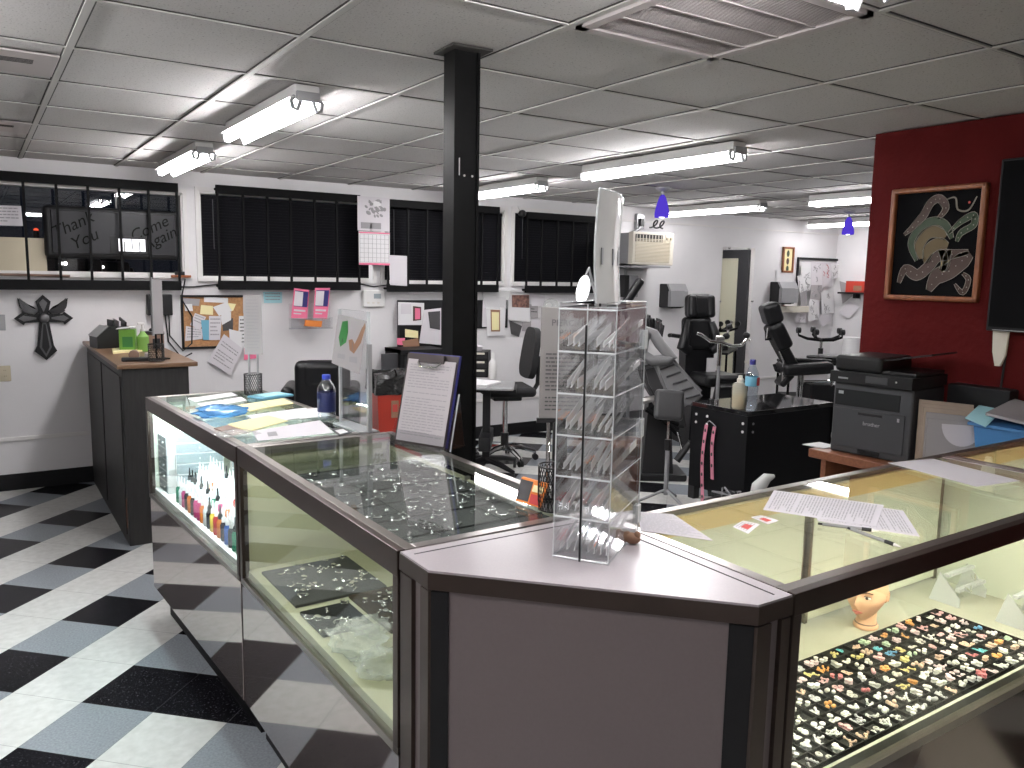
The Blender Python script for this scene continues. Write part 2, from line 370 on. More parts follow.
def print_lines(q, n, mb, rng, nrm, mx=.1, my=.1, vert=False, dens=.7, hgt=.35):
    """rows of words on the quad q (TL TR BR BL)"""
    for i in range(n):
        v0 = my+(1-2*my)*i/n; v1 = v0+(1-2*my)/n*hgt
        if rng.random() > .93: continue
        u = mx; end = 1-mx-(rng.random()*.35 if rng.random() < .4 else 0)
        while u < end:
            l = rng.uniform(.04, .14); u1 = min(u+l, end)
            P = [lerp4(q, *((a, b) if not vert else (b, a)))+nrm*.0007 for a, b in ((u, v0), (u1, v0), (u1, v1), (u, v1))]
            mb.face(P); u = u1+rng.uniform(.012, .03)/dens*.7
def sheet(name, label, cat, pts, m='paper', th=.0012, group=None, lines=0, seed=0, ink='grayink', lift=0, vert=False, mx=.1, my=.1, hgt=.35, kind=None, bend=0, toward=None):
    """thin sheet through four points TL TR BR BL (world)"""
    q = [Vector(p) for p in pts]; c = sum(q, Vector())/4
    n = (q[1]-q[0]).cross(q[3]-q[0]).normalized()
    if n.dot(EYE-c) < 0: n = -n
    q = [p-c for p in q]
    mb = MB()
    if bend:
        def fn(u, v):
            return lerp4(q, u, v)+n*(bend*(sin(u*pi*1.3+seed)*.5+.5)*(v**1.5)+th)
        mb.grid(fn, 8, 8)
    else: mb.slab(q, th, n)
    o = tag(mb.build(name, m, None, c+n*lift), label, cat, group)
    if lines:
        lb = MB(); print_lines(q, lines, lb, random.Random(seed), n, mx, my, vert, hgt=hgt)
        for v in lb.bm.verts: v.co += n*th
        lb.build('printed_text', ink, o)
    return o
def onT(pts, z=T+.0004): return [on_z(x, y, z) for x, y in pts]
def onW(pts, off=.004): return [on_y(x, y, YW-off) for x, y in pts]
def wxz(x, y): p = on_y(x, y, YW); return p.x, p.z
def hexa(n): return n
rng = random.Random(7)
# ================================================================== THE SETTING
YB = -2.6; XL = -2.2
struct('floor', MB().mm((XL-.2, YB-.2, -.1), (XF+.2, YW+.2, 0)), 'floor')
HOLES = [(-1.35, 1.44, 1.635, 2.285), (1.57, 3.09, 1.615, 2.312), (3.20, 4.53, 1.60, 2.325), (4.65, 5.80, 1.60, 2.335)]
mb = MB()
xs = [XL-.2]
for a, b, z0, z1 in HOLES:
    mb.mm((xs[-1], YW, 0), (a, YW+.16, H+.1)); mb.mm((a, YW, 0), (b, YW+.16, z0)); mb.mm((a, YW, z1), (b, YW+.16, H+.1)); xs.append(b)
mb.mm((xs[-1], YW, 0), (XF+.2, YW+.16, H+.1))
struct('wall_back', mb, 'wall')
struct('wall_right', MB().mm((XF, YB, 0), (XF+.16, YW, H+.1)), 'wall')
struct('wall_left', MB().mm((XL-.16, YB, 0), (XL, YW, H+.1)), 'shop')
struct('wall_front', MB().mm((XL-.16, YB-.16, 0), (XF+.16, YB, H+.1)), 'shop')
struct('wall_red', MB().mm((XR, YB, 0), (XR+.16, 2.655, H), bev=.004), 'red')
struct('baseboard_back', MB().mm((XL, YW-.012, 0), (3.0, YW, .125), bev=.004).mm((3.0, YW-.012, 0), (XF, YW, .125)), 'cove')
struct('baseboard_right', MB().mm((XF-.012, YB, 0), (XF, YW-.02, .125)), 'cove')
struct('trim_1', MB().mm((XL, YW-.014, .375), (XF, YW, .408), bev=.006), 'walltrim')
struct('trim_2', MB().mm((XF-.014, 3, .375), (XF, YW-.02, .408), bev=.006), 'walltrim')
# wall band under the ceiling of the far part
struct('trim_3', MB().mm((6.0, YW-.02, 2.30), (XF, YW, 2.318)), 'walltrim')
# ceiling: tiles on a 2 ft grid with visible bars
TX, TY, OX, OY = .634, .6405, .3345, 2.127
mb = MB().mm((XL-.1, YB-.1, H+.006), (XF+.1, YW+.1, H+.09))
struct('ceiling', mb, 'tile')
g1, g2 = MB(), MB()
x = OX-TX*4
while x < XF:
    if x > XL:
        g1.mm((x-.013, YB, H-.002), (x+.011, YW, H+.008)); g2.mm((x-.018, YB, H+.003), (x+.018, YW, H+.0075))
    x += TX
y = OY-TY*7
while y < YW:
    if y > YB: g1.mm((XL, y-.008, H-.001), (XF, y+.004, H+.008)); g2.mm((XL, y-.013, H+.003), (XF, y+.013, H+.0075))
    y += TY
struct('trim_4', g1, 'grid'); struct('trim_5', g2, 'gap')

# windows: white casing, pane, the first one looks out on the night street
for k, (a, b, z0, z1) in enumerate(HOLES):
    mb = MB(); t = .032
    mb.mm((a-t, YW-.018, z1), (b+t, YW, z1+t)).mm((a-t, YW-.03, z0-t), (b+t, YW, z0))
    mb.mm((a-t, YW-.018, z0), (a, YW, z1)).mm((b, YW-.018, z0), (b+t, YW, z1))
    mb.mm((a, YW, z0), (a+.014, YW+.10, z1)).mm((b-.014, YW, z0), (b, YW+.10, z1)).mm((a, YW, z0), (b, YW+.10, z0+.012)).mm((a, YW, z1-.02), (b, YW+.10, z1))
    wo = struct('window_%d' % (k+1), mb, 'walltrim')
    MB().mm((a+.014, YW+.075, z0+.012), (b-.014, YW+.081, z1-.02)).build('window_pane', 'paneglass', wo)
GZ = 1.05                       # the street outside lies higher than the shop floor
struct('trim_6', MB().mm((XL-14, YW+.6, GZ-.1), (XF+6, YW+45, GZ)), 'night')
for (p0, p1, dd, lab) in (((61, 263.5), (65.5, 263.5), 15, 'dark car outside with white headlights, left of the window sign bottom'), ((98.5, 264.5), (103, 267), 21, 'dark car outside seen below the middle of the window sign'), ((110, 270), (114, 271), 30, 'dark car outside, rightmost, below the lit sign opening')):
    a_ = on_y(*p0, YW+dd); b_ = on_y(*p1, YW+dd); c_ = (a_+b_)/2
    t = thing('car', lab, 'car', (c_.x, c_.y, GZ), 0, 'cars on the night street')
    z_ = c_.z-GZ
    MB().mm((-.85, .05, z_-.35), (.85, 4.2, z_+.15), bev=.12).mm((-.7, 1.3, z_+.1), (.7, 3.6, z_+.6), bev=.2).build('body', 'plastic', t)
    for sx in (-.7, .7):
        for sy in (.9, 3.4): MB().cyl((sx-.1, sy, .31), (sx+.1, sy, .31), .31).build('wheel', 'cove', t)
    for q in (a_, b_): MB().ball((q.x-c_.x, .05, q.z-GZ), .045).build('headlight', 'headl', t)
p = on_y(36, 230.5, YW+11)
t = thing('street_lamp', 'small red orange street light seen through the left window above the beige panel', 'street lamp', (p.x, p.y, GZ))
MB().cyl((0, 0, 0), (0, 0, p.z-GZ), .05).build('pole', 'iron', t); MB().ball((0, 0, p.z-GZ), .045).build('lamp', 'taill', t)

# door and its dark frame in the right wall (seen in the mirror)
d = struct('door_1', MB().mm((XF-.02, 4.25, 0), (XF-.002, 5.33, 2.0)), 'cream')
MB().ball((XF-.06, 5.25, 1.0), .03).cyl((XF-.06, 5.25, 1), (XF-.01, 5.25, 1), .012).build('door_handle', 'steel', d)
MB().mm((XF-.05, 5.33, 0), (XF-.001, 5.53, 2.13)).mm((XF-.05, 4.1, 2.0), (XF-.001, 5.33, 2.13)).mm((XF-.05, 4.1, 0), (XF-.001, 4.25, 2.0)).build('door_frame', 'darkframe', d)

# column
c = thing('column', 'black steel column rising to the ceiling behind the glass counters', 'column', (1.492, 2.60, 0), radians(-3))
MB().mm((-.052, -.035, 0), (.038, .035, H+.02), bev=.003).build('shaft', 'column', c)
MB().mm((-.056, -.042, 0), (-.044, .045, H+.02)).mm((.034, -.042, 0), (.044, .045, H+.02)).build('flange', 'column', c)
MB().mm((-.085, -.085, H-.004), (.07, .07, H+.004)).build('ceiling_cutout', 'gap', c)
mb = MB()
for z in (2.03,): mb.cyl((-.012, -.037, z), (-.012, -.034, z), .004).cyl((.02, -.037, z), (.02, -.034, z), .004)
mb.mm((-.034, -.0365, 2.03), (-.030, -.034, 2.09)).build('bolt', 'steel', c)

# ceiling fluorescent fixtures
def fixture(x, y0, y1, label, along='y', z=H, wide=1, tm='tube'):
    L = y1-y0
    if along == 'y': t = thing('fluorescent_fixture', label, 'ceiling light', (x, (y0+y1)/2, z), 0, 'fluorescent ceiling fixtures')
    else: t = thing('fluorescent_fixture', label, 'ceiling light', ((y0+y1)/2, x, z), pi/2, 'fluorescent ceiling fixtures')
    MB().mm((-.055*wide, -L/2, -.055), (.055*wide, L/2, 0), bev=.008).build('channel', 'white', t)
    for s in (-1, 1): MB().slab([(s*.05, -L/2, -.052), (s*.084, -L/2, -.060), (s*.084, L/2, -.060), (s*.05, L/2, -.052)], .0025).build('reflector', 'white', t)
    for s in (-1, 1):
        MB().cyl((s*.042, -L/2+.03, -.085), (s*.042, L/2-.03, -.085), .017, n=12).build('tube', tm, t)
    for e in (-1, 1):
        mb = MB()
        for s in (-1, 1):
            mb.tube([(s*.025, e*(L/2-.012), -.05), (s*.030, e*(L/2-.008), -.075), (s*.042, e*(L/2-.006), -.105), (s*.060, e*(L/2-.008), -.098), (s*.066, e*(L/2-.012), -.07), (s*.05, e*(L/2-.012), -.05)], .010, 8)
        mb.mm((-.05, e*(L/2)-.014, -.07), (.05, e*(L/2)+.006, -.03), bev=.004)
        mb.build('lamp_holder', 'silver', t)
    return t
fixture(1.215, 3.43, 4.55, 'double tube ceiling light left of the black column, larger of the left pair')
fixture(1.232, 5.34, 6.50, 'double tube ceiling light nearest the left windows, smaller of the left pair')
fixture(3.83, 5.40, 6.55, 'double tube ceiling light just right of the black column, by the windows')
fixture(3.68, 3.26, 4.64, 'long double tube ceiling light before the nearer purple pendant')
fixture(6.52, 5.44, 6.85, 'double tube ceiling light behind the nearer purple pendant, over the wall air conditioner', tm='weaktube')  # far tubes set weaker so the wall beside them does not glare
fixture(6.50, 3.45, 4.86, 'upper ceiling tube light cut off by the red wall edge', tm='weaktube')
fixture(9.15, 5.4, 6.85, 'lower ceiling tube light cut by red wall, behind the far purple pendant', tm='weaktube')
fixture(1.262, .62, 1.87, 'ceiling tube light at the top edge of the picture above right counter', 'x')

fixture(-.95, .6, 1.85, 'double tube ceiling light over the customer floor, out of the picture at left')
fixture(-.42, 2.3, 3.55, 'added double tube ceiling light brightening the customer floor, nearer the windows and out of view')  # extra unseen fixture put in to brighten the near floor
fixture(-.6, -1.9, -.65, 'double tube ceiling light behind the viewer')
# ceiling vents
g = thing('return_air_grille', 'large gray louvred return air grille filling a ceiling tile', 'ceiling vent', (OX+TX*2.5, OY-TY*.5, H), 0)
a, b = TX/2-.012, TY/2-.01
MB().mm((-a, -b, -.012), (a, -b+.035, .003)).mm((-a, b-.035, -.012), (a, b, .003)).mm((-a, -b, -.012), (-a+.035, b, .003)).mm((a-.035, -b, -.012), (a, b, .003)).build('frame', 'vent', g)
mb = MB()
for i in range(64):
    yy = -b+.04+i*(2*b-.08)/63
    mb.box((0, yy, -.004), (2*a-.07, .0072, .0012), (radians(14), 0, 0))
for i in range(1, 4): mb.mm((-a+.035, -b+.035+i*(2*b-.07)/4-.004, -.010), (a-.035, -b+.035+i*(2*b-.07)/4+.004, -.006))
mb.build('louvres', 'vent', g)
MB().mm((-a+.03, -b+.03, .002), (a-.03, b-.03, .0045)).build('duct', 'grille', g)
for n, (cy, lab) in enumerate([(OY+TY*2.5, 'slotted ceiling supply register at the left edge, nearer one'), (OY+TY*5.2, 'slotted ceiling supply register near the left windows, farther one')]):
    cx = .045
    g = thing('supply_register', lab, 'ceiling vent', (cx, cy, H), 0, 'ceiling supply registers')
    MB().mm((-.30, -.19, -.010), (.27, .19, -.001), bev=.006).build('plate', 'vent', g)
    mb = MB()
    for i in range(4): MB().mm((-.25, -.03-i*.02, -.0115), (.19, -.022-i*.02, -.0095)).build('slot', 'gap', g)
    MB().mm((-.25, .0, -.013), (-.12, .09, -.009), bev=.003).build('damper', 'vent', g)

# iron bars before each window
def bars(xs_px, ymid, z0, z1, label, x_first=None):
    X = [on_y(p, ymid, YW-.085).x for p in xs_px]
    if x_first is not None: X = x_first + X
    yy = YW-.085
    t = thing('window_bars', label, 'window bars', (X[0], yy, z0), 0, 'iron window bars')
    w_ = X[-1]-X[0]; h = z1-z0
    for zz, hh in ((0, .075), (h-.07, .07)):
        MB().mm((-.012, -.012, zz), (w_+.012, .012, zz+hh), bev=.003).build('rail', 'iron', t)
    for q in X: MB().mm((q-X[0]-.009, -.009, .05), (q-X[0]+.009, .009, h-.03)).build('bar', 'iron', t)
    for q in (X[0], X[-1]):
        for zz in (.03, h-.03): MB().cyl((q-X[0], 0, zz), (q-X[0], .084, zz), .01).build('standoff', 'iron', t)
bars([26, 58.6, 90, 121, 150, 178], 235, on_y(90, 290, YW-.085).z, on_y(90, 177, YW-.085).z, 'black iron bars over the left window with the dark sign', [-1.3, -1.07, -.84, -.61, -.38, -.15])
bars([218.5, 244, 268, 291, 315, 337, 359], 240, on_y(290, 290, YW-.085).z, on_y(290, 190, YW-.085).z, 'black iron bars over the window left of the hanging calendar')
bars([388, 408, 427, 446, 464, 482, 498], 240, on_y(430, 292, YW-.085).z, on_y(430, 202, YW-.085).z, 'black iron bars over the window behind the column')
bars([527, 541.5, 557.5, 572.5, 587.5, 602], 245, on_y(560, 293, YW-.085).z, on_y(560, 214, YW-.085).z, 'black iron bars over the rightmost window by the air conditioner')
for k, lab in ((1, 'closed black blind in the window left of the calendar'), (2, 'closed black blind in the window behind the column'), (3, 'closed black blind in the rightmost window')):
    a, b, z0, z1 = HOLES[k]
    t = thing('window_blind', lab, 'blind', ((a+b)/2, YW+.02, z0), 0, 'black window blinds')
    w2 = (b-a)/2-.018; h = z1-z0-.03
    MB().mm((-w2, -.015, h-.03), (w2, .02, h), bev=.003).build('head_rail', 'blind', t)
    mb = MB(); ns = 26
    for i in range(ns): mb.box((0, 0, .035+i*(h-.07)/(ns-1)), (2*w2, .003, (h-.07)/(ns-1)*1.25), (radians(14), 0, 0))
    mb.build('slats', 'blind', t)
    MB().mm((-w2, -.01, .012), (w2, .012, .03), bev=.003).build('bottom_rail', 'blind', t)
    MB().tube([(-w2+.09, -.018, h-.03), (-w2+.092, -.02, h*.35)], .003, 6).build('tilt_wand', 'dplastic', t)

# ================================================================== GLASS COUNTERS
def display_case(label, loc, rz, L, D, lining, name='display_case', left_lined=True, right_lined=True, strip=None, doors=2, pine=False, deckm='deck', railm='bronze', panel='lam', rh=.062):
    t = thing(name, label, 'display case', loc, rz, 'glass display cases')
    z0, zr, zd = .154, .600, .645
    MB().mm((.02, .07, 0), (L-.02, D-.03, z0)).build('toe_kick', 'cove', t)
    MB().mm((.003, .004, z0), (L-.003, D-.004, zr), bev=.002).build('lower_panel', panel, t)
    MB().mm((0, 0, zr), (L, .022, zr+.022), bev=.002).build('bottom_rail', 'alud', t)
    MB().mm((.01, .022, zr), (L-.01, D-.01, zd)).build('deck', deckm, t)
    for xx in (0, L-.026):
        for yy in (0, D-.026):
            MB().mm((xx, yy, zr), (xx+.026, yy+.026, T-.004), bev=.002).build('post', railm, t)
    MB().mm((0, -.001, T-rh), (L, .020, T), bev=.003).build('front_rail', railm, t)
    MB().mm((0, .020, T-.014), (L, .046, T-.0005), bev=.001).build('front_trim', 'alud', t)
    MB().mm((0, D-.030, T-.03), (L, D, T), bev=.003).build('back_rail', 'alud', t)
    for k, xx in enumerate((.0, L-.03)): MB().mm((xx, .046, T-.03), (xx+.03, D-.03, T), bev=.002).build('end_rail', 'alu', t)
    MB().mm((.03, .046, T-.008), (L-.03, D-.03, T-.0015)).build('top_glass', 'glass', t)
    MB().mm((.026, .006, zr+.022), (L-.026, .012, T-rh)).build('front_glass', 'frontglass', t)
    for k, xx in enumerate((.006, L-.014)): MB().mm((xx, .026, zr+.03), (xx+.008, D-.026, T-.03)).build('end_panel', lining, t)
    n = doors; wd = (L-.052)/n
    for i in range(n):
        x0 = .026+i*wd; off = .010*(i % 2)
        dr = MB().mm((x0+.012, D-.034-off, zd+.012), (x0+wd-.012, D-.026-off, T-.045)).build('sliding_door', lining, t)
        MB().mm((x0+.0, D-.037-off, zd+.004), (x0+.014, D-.024-off, T-.04)).build('door_stile', 'alud', dr)
        MB().mm((x0+wd-.014, D-.037-off, zd+.004), (x0+wd, D-.024-off, T-.04)).build('door_stile', 'alud', dr)
    if pine: MB().mm((.03, D-.052, T-.062), (L-.03, D-.036, T-.012)).build('wood_rail', 'yellow', t)
    if strip:
        b = MB().mm((.05, .024, T-rh+.012), (L-.05, .040, T-.020)).build('light_housing', 'white', t)
        MB().mm((.06, .026, T-rh+.006), (L-.06, .038, T-rh+.012)).build('light_strip', strip, b)
    return t
C1 = display_case('lit glass display case full of ink bottles, nearest the black cabinet', (.640, 4.09, 0), radians(-86.67), 1.305, .55, 'mint', strip='led', deckm='white')
C2 = display_case('dim cream lined glass display case in the middle, plastic bags on its deck', (.718, 2.782, 0), radians(-89.1), 1.228, .585, 'olive', strip='dim', deckm='olive')  # strip here is an added fill light; this case has no known lamp
R1 = display_case('long glass display case at right with plug trays and mannequin head', (1.288, .943, 0), radians(.2), 1.52, .56, 'mint', strip='warm', doors=2, pine=True, panel='lamdark', rh=.047)
R2 = display_case('glass display case at the right edge beside the blue bin', (2.812, .948, 0), radians(.2), 1.3, .56, 'mint', strip='warm', doors=2, pine=True, panel='lamdark', rh=.047)
# corner unit
t = thing('corner_counter', 'taupe corner counter with gray top joining the glass cases', 'counter', (1.0, 1.3, 0), 0)
P = [(.738, 1.548), (.738, 1.413), (1.184, .942), (1.283, .942), (1.283, 1.548)]
loc = lambda p, s=0: (p[0]-1.0, p[1]-1.3)
def inset(Q, d):
    n = len(Q); out = []
    for i in range(n):
        a, b, c_ = (Vector(Q[i-1]), Vector(Q[i]), Vector(Q[(i+1) % n]))
        e1 = (b-a).normalized(); e2 = (c_-b).normalized(); n1 = Vector((-e1.y, e1.x)); n2 = Vector((-e2.y, e2.x))
        k = n1+n2; k = k/(k.length**2)*2; out.append(b+k*d)
    return [tuple(q) for q in out]
PL = [loc(p) for p in P]
TZ = lambda z: Matrix.Translation((0, 0, z))
MB().prism(inset(PL, .012), T-.154-.038, TZ(.154)).build('body', 'lamfront', t)
MB().prism(inset(PL, .07), .154, TZ(0)).build('toe_kick', 'cove', t)
MB().prism(PL, .036, TZ(T-.040)).build('edge_band', 'bronze', t)
MB().prism(inset(PL, .002), .0055, TZ(T-.005)).build('top', 'lamtop', t)
MB().mm((PL[0][0]+.02, PL[0][1]-.035, T+.0002), (PL[4][0]-.02, PL[0][1]-.031, T+.0012)).mm((PL[4][0]-.035, PL[3][1]+.02, T+.0002), (PL[4][0]-.031, PL[0][1]-.05, T+.0012)).build('top_joint', 'gap', t)
a, b = Vector(PL[1]), Vector(PL[2]); e = (b-a).normalized(); n = Vector((e.y, -e.x))
if n.y > 0: n = -n
def fpan(u0, u1, z0, z1, th, off=-.0115):
    q = [a+e*u0+n*off, a+e*u1+n*off]
    return [(q[0].x, q[0].y, z0), (q[1].x, q[1].y, z0), (q[1].x, q[1].y, z1), (q[0].x, q[0].y, z1)]
Lf = (b-a).length
for u0, u1 in ((.004, .042), (Lf-.052, Lf-.006)): MB().slab(fpan(u0, u1, .154, T-.045, 0), .004, (n.x, n.y, 0)).build('corner_guard', 'black', t)
for (p, q) in ((PL[0], PL[1]), (PL[2], PL[3])):
    A, B = Vector(p), Vector(q); ee = (B-A); nn = Vector((ee.y, -ee.x)).normalized()
    if nn.dot(A+B) < 0: nn = -nn
    l = ee.length; ee.normalize()
    for s0, s1 in ((.002, l*.42), (l*.72, l-.002)):
        MB().slab([(*(A+ee*s0-nn*.012), .154), (*(A+ee*s1-nn*.012), .154), (*(A+ee*s1-nn*.012), T-.045), (*(A+ee*s0-nn*.012), T-.045)], .010, (nn.x, nn.y, 0)).build('corner_strip', 'bronze', t)

# ================================================================== THINGS ON THE WINDOW WALL
def wbox(x0, y0, x1, y1):
    """wall rectangle seen in the photograph -> centre x, centre z, width, height"""
    ym = (y0+y1)/2; xm = (x0+x1)/2
    a = wxz(x0, ym)[0]; b = wxz(x1, ym)[0]; c = wxz(xm, y1)[1]; d = wxz(xm, y0)[1]
    return (a+b)/2, (c+d)/2, b-a, d-c
def wbox_at(x0, y0, x1, y1, off):
    ym = (y0+y1)/2; xm = (x0+x1)/2; v = YW-off
    a = on_y(x0, ym, v).x; b = on_y(x1, ym, v).x; c = on_y(xm, y1, v).z; d = on_y(xm, y0, v).z
    return (a+b)/2, (c+d)/2, b-a, d-c
# hanging window sign seen from its back
x, z, w_, h_ = wbox(44, 208, 178, 259)
t = thing('window_sign', 'dark rounded plastic sign back with faint script hanging in the left window', 'sign', (x, YW+.03, z), radians(-1))
MB().mm((-w_/2, -.035, -h_/2), (w_/2, .03, h_/2), bev=.055, seg=4).build('sign_case', 'plastic', t)
MB().box((.012, -.034, .0), (w_*.925, .02, h_*.84), bev=.045, seg=4).build('back_panel', 'signback', t)
for s_, px_, pz_ in (('Thank', -.285, .05), ('You', -.21, -.055), ('Come', .25, .045), ('Again', .325, -.03)):
    text(s_, .125, 'signtext', 'lettering', t, T4((px_, -.0448, pz_), (pi/2, radians(-28), 0)), .0015, shear=.3)
MB().box((.12, -.0445, -.085), (.30, .004, .135), bev=.05, seg=4).build('opening_rim', 'plastic', t)
MB().box((.125, -.047, -.085), (.19, .004, .095)).build('led_panel', 'ledsign', t)
for i in range(3): MB().box((.07+.055*i, -.0495, -.085+(.01 if i % 2 else -.012)), (.008, .003, .08)).build('led_divider', 'plastic', t)
MB().tube([(.03, 0, h_/2-.02), (.03, 0, h_/2+.12)], .006, 6).build('hanging_chain', 'steel', t)
# sheet, and a beige panel standing in for a pale image in the pane
sheet('notice_sheet', 'white sheet with rows of gray print taped at the left edge of the window', 'paper', onW([(-14, 205), (21, 206), (23, 226), (-14, 225)], .012), 'paper', lines=5, seed=3, ink='grayink')
x, z, w_, h_ = wbox(-30, 237, 47, 274)
solo('window_panel', MB().mm((-w_/2, 0, -h_/2), (w_/2, .012, h_/2), bev=.003), 'beige', 'added cream beige panel standing in for a pale image low in the left window', 'panel', (x, YW+.05, z))
p0 = on_y(-20, 274, YW-.03); p1 = on_y(70, 276, YW-.03)
solo('curtain_rod', MB().tube([(0, 0, 0), (p1-p0)[:]], .010, 8), 'brown', 'thin red brown rod lying on the sill of the left window', 'rod', p0)
x, z, w_, h_ = wbox(170, 275, 190, 278)
t = thing('wall_shelf', 'tiny wooden shelf piece at the right end of the left window sill', 'shelf', (x, YW-.03, z), 0)
MB().mm((-w_/2, -.02, -.008), (w_/2, .03, .012), bev=.003).build('board', 'framewood', t); MB().mm((-.045, -.012, .012), (.03, .01, .04), bev=.004).build('trinket', 'plastic', t)
# winged cross
x, z, w_, h_ = wbox(19, 294, 69, 360)
t = thing('winged_cross', 'pewter and black winged cross hanging on the white wall', 'wall cross', (x, YW-.002, z), 0)
K = h_/2
def prismw(pts, th, off, sc=1.0):
    mb = MB(); mb.prism([(px_*K*sc, pz_*K*sc) for px_, pz_ in pts], th, Euler(WALLROT).to_matrix().to_4x4()); 
    for v in mb.bm.verts: v.co.y -= off
    return mb
CR = [(.0, .98), (-.20, .78), (-.12, .42), (-.50, .40), (-.54, .47), (-.78, .27), (-.54, .07), (-.50, .14), (-.13, .16), (-.22, -.55), (-.30, -.72), (0, -1.0)]
CR = CR+[(-a_, b_) for a_, b_ in CR[1:-1][::-1]]
prismw(CR, .022, 0).build('cross_body', 'black', t)
def sc(pts, k): 
    return [(a_*k[0], .28+(b_-.28)*k[1]) for a_, b_ in pts]
prismw([(.0, .86), (-.11, .74), (0, .46), (.11, .74)], .006, .022).build('inlay', 'pewter', t)
for s in (-1, 1): prismw([(s*.66, .27), (s*.53, .36), (s*.2, .30), (s*.2, .25), (s*.53, .18)], .006, .022).build('inlay', 'pewter', t)
prismw([(-.05, .14), (.05, .14), (.16, -.6), (0, -.9), (-.16, -.6)], .006, .022).build('inlay', 'pewter', t)
prismw([(-.03, .1), (.03, .1), (.10, -.6), (0, -.80), (-.10, -.6)], .004, .028).build('inlay', 'black', t)
MB().ball((0, -.032, .28*K), (.035, .012, .035)).build('centre_boss', 'pewter', t)
for s in (-1, 1):
    wg = prismw([(s*.10, .46), (s*.30, .34), (s*.50, .45), (s*.62, .62), (s*.66, .88), (s*.52, .80), (s*.40, .70), (s*.25, .62)], .014, .004).build('wing', 'iron', t)
    mb = MB()
    for k in range(6):
        a_ = k/5
        mb.tube([(s*(.14+.1*a_)*K, -.02, (.48-.06*a_)*K), (s*(.34+.13*a_)*K, -.022, (.58-.12*a_)*K), (s*(.62-.06*a_*a_)*K, -.02, (.86-.34*a_)*K)], .0075, 6)
    mb.build('feathers', 'pewter', wg)
# outlets and switch
def outlet(px4, label, name='wall_outlet'):
    x, z, w_, h_ = wbox(*px4); t = thing(name, label, name.replace('wall_', ''), (x, YW, z), 0)
    MB().mm((-.037, -.008, -.058), (.037, 0, .058), bev=.004).build('cover_plate', 'beige' if name == 'wall_outlet' else 'silver', t)
    if name == 'wall_outlet':
        for s in (-1, 1): MB().cyl((0, -.0105, s*.021), (0, -.007, s*.021), .017, n=20).build('socket', 'beige', t)
        for s in (-1, 1):
            for q in (-1, 1): MB().box((q*.006, -.0108, s*.021+.003), (.002, .002, .008)).build('slot', 'gap', t)
    else: MB().mm((-.006, -.02, -.01), (.006, -.006, .012), bev=.002).build('toggle', 'silver', t)
outlet((0, 365, 10, 382), 'beige wall outlet left below the winged cross')
outlet((-4, 315, 3, 330), 'metal light switch plate at the left picture edge', 'wall_switch')
# router box with cables on wall above cabinet
x, z, w_, h_ = wbox(146, 294, 171, 315)
t = thing('wall_box', 'small black wall box with dangling cords above the wood topped cabinet', 'wall box', (x, YW, z), 0)
MB().mm((-w_/2, -.07, -h_/2), (w_/2, 0, h_/2), bev=.01).build('housing', 'plastic', t)
for k, (x0, pts) in enumerate([(-.06, [(0, -.25), (.06, -.35), (.02, -.44)]), (.07, [(.0, -.25), (.10, -.38), (.17, -.32), (.18, -.10), (.10, .05), (.14, .22)]), (.04, [(.02, -.3), (.12, -.44), (.2, -.40)])]):
    MB().tube([(x0, -.03, -h_/2+.01)]+[(x0+a_, -.02, b_) for a_, b_ in pts], .006, 6).build('cord', 'plastic', t)
p0 = on_y(178, 287, YW-.01); p1 = on_y(222, 284, YW-.01)
solo('cable', MB().tube([(0, 0, 0), ((p1-p0)*.35+Vector((0, 0, -.008)))[:], (p1-p0)[:]], .006, 6), 'plastic', 'black cable running between the left window bars and the next bars', 'cable', p0)
p0 = on_y(360, 284, YW-.01); p1 = on_y(387, 285, YW-.01)
solo('cable', MB().tube([(0, 0, 0), ((p1-p0)*.5+Vector((0, 0, -.02)))[:], (p1-p0)[:]], .005, 6), 'plastic', 'black cable sagging on the wall under the hanging calendar', 'cable', p0)
# cork board with its papers
x, z, w_, h_ = wbox(181, 295, 251, 348)
t = thing('cork_board', 'cork pinboard in a black frame above the left glass counter', 'board', (x, YW-.002, z), 0)
MB().mm((-w_/2, -.010, -h_/2), (w_/2, 0, h_/2)).build('cork', 'cork', t)
for a_, b_ in (((-w_/2, -h_/2), (w_/2, -h_/2+.018)), ((-w_/2, h_/2-.018), (w_/2, h_/2)), ((-w_/2, -h_/2), (-w_/2+.018, h_/2)), ((w_/2-.018, -h_/2), (w_/2, h_/2))):
    MB().mm((a_[0], -.022, a_[1]), (b_[0], 0, b_[1]), bev=.003).build('frame', 'black', t)
def wp(name, label, cat, pts, m, off, **k): return sheet(name, label, cat, onW(pts, off), m, **k)
G = 'notes on the cork board'
wp('note', 'white note strip at the top of the cork board', 'paper', [(204, 297), (228, 298), (228, 303), (204, 302)], 'paperw', .015, group=G)
wp('note', 'dark sketch card at the top left of the cork board', 'card', [(183, 298), (200, 299), (199, 306), (184, 305)], 'grayink', .015, group=G)
wp('note', 'round white sticker on the left of the cork board', 'sticker', [(184, 304), (192, 304), (193, 311), (185, 311)], 'paperw', .017, group=G)
wp('note', 'upper left yellow note on the cork board', 'paper', [(201, 305), (213, 306), (213, 315), (200, 314)], 'ypaper', .016, group=G)
wp('note', 'tilted pale yellow note at upper right of the cork board', 'paper', [(213, 307), (227, 302), (232, 311), (219, 316)], 'paperw', .018, group=G)
wp('note', 'small yellow note at right of the cork board top', 'paper', [(228, 303), (236, 304), (233, 311), (226, 309)], 'ypaper', .016, group=G)
wp('note', 'tilted white note on the left half of the cork board', 'paper', [(195, 313), (206, 317), (200, 330), (190, 325)], 'paper', .019, group=G, lines=4, seed=11)
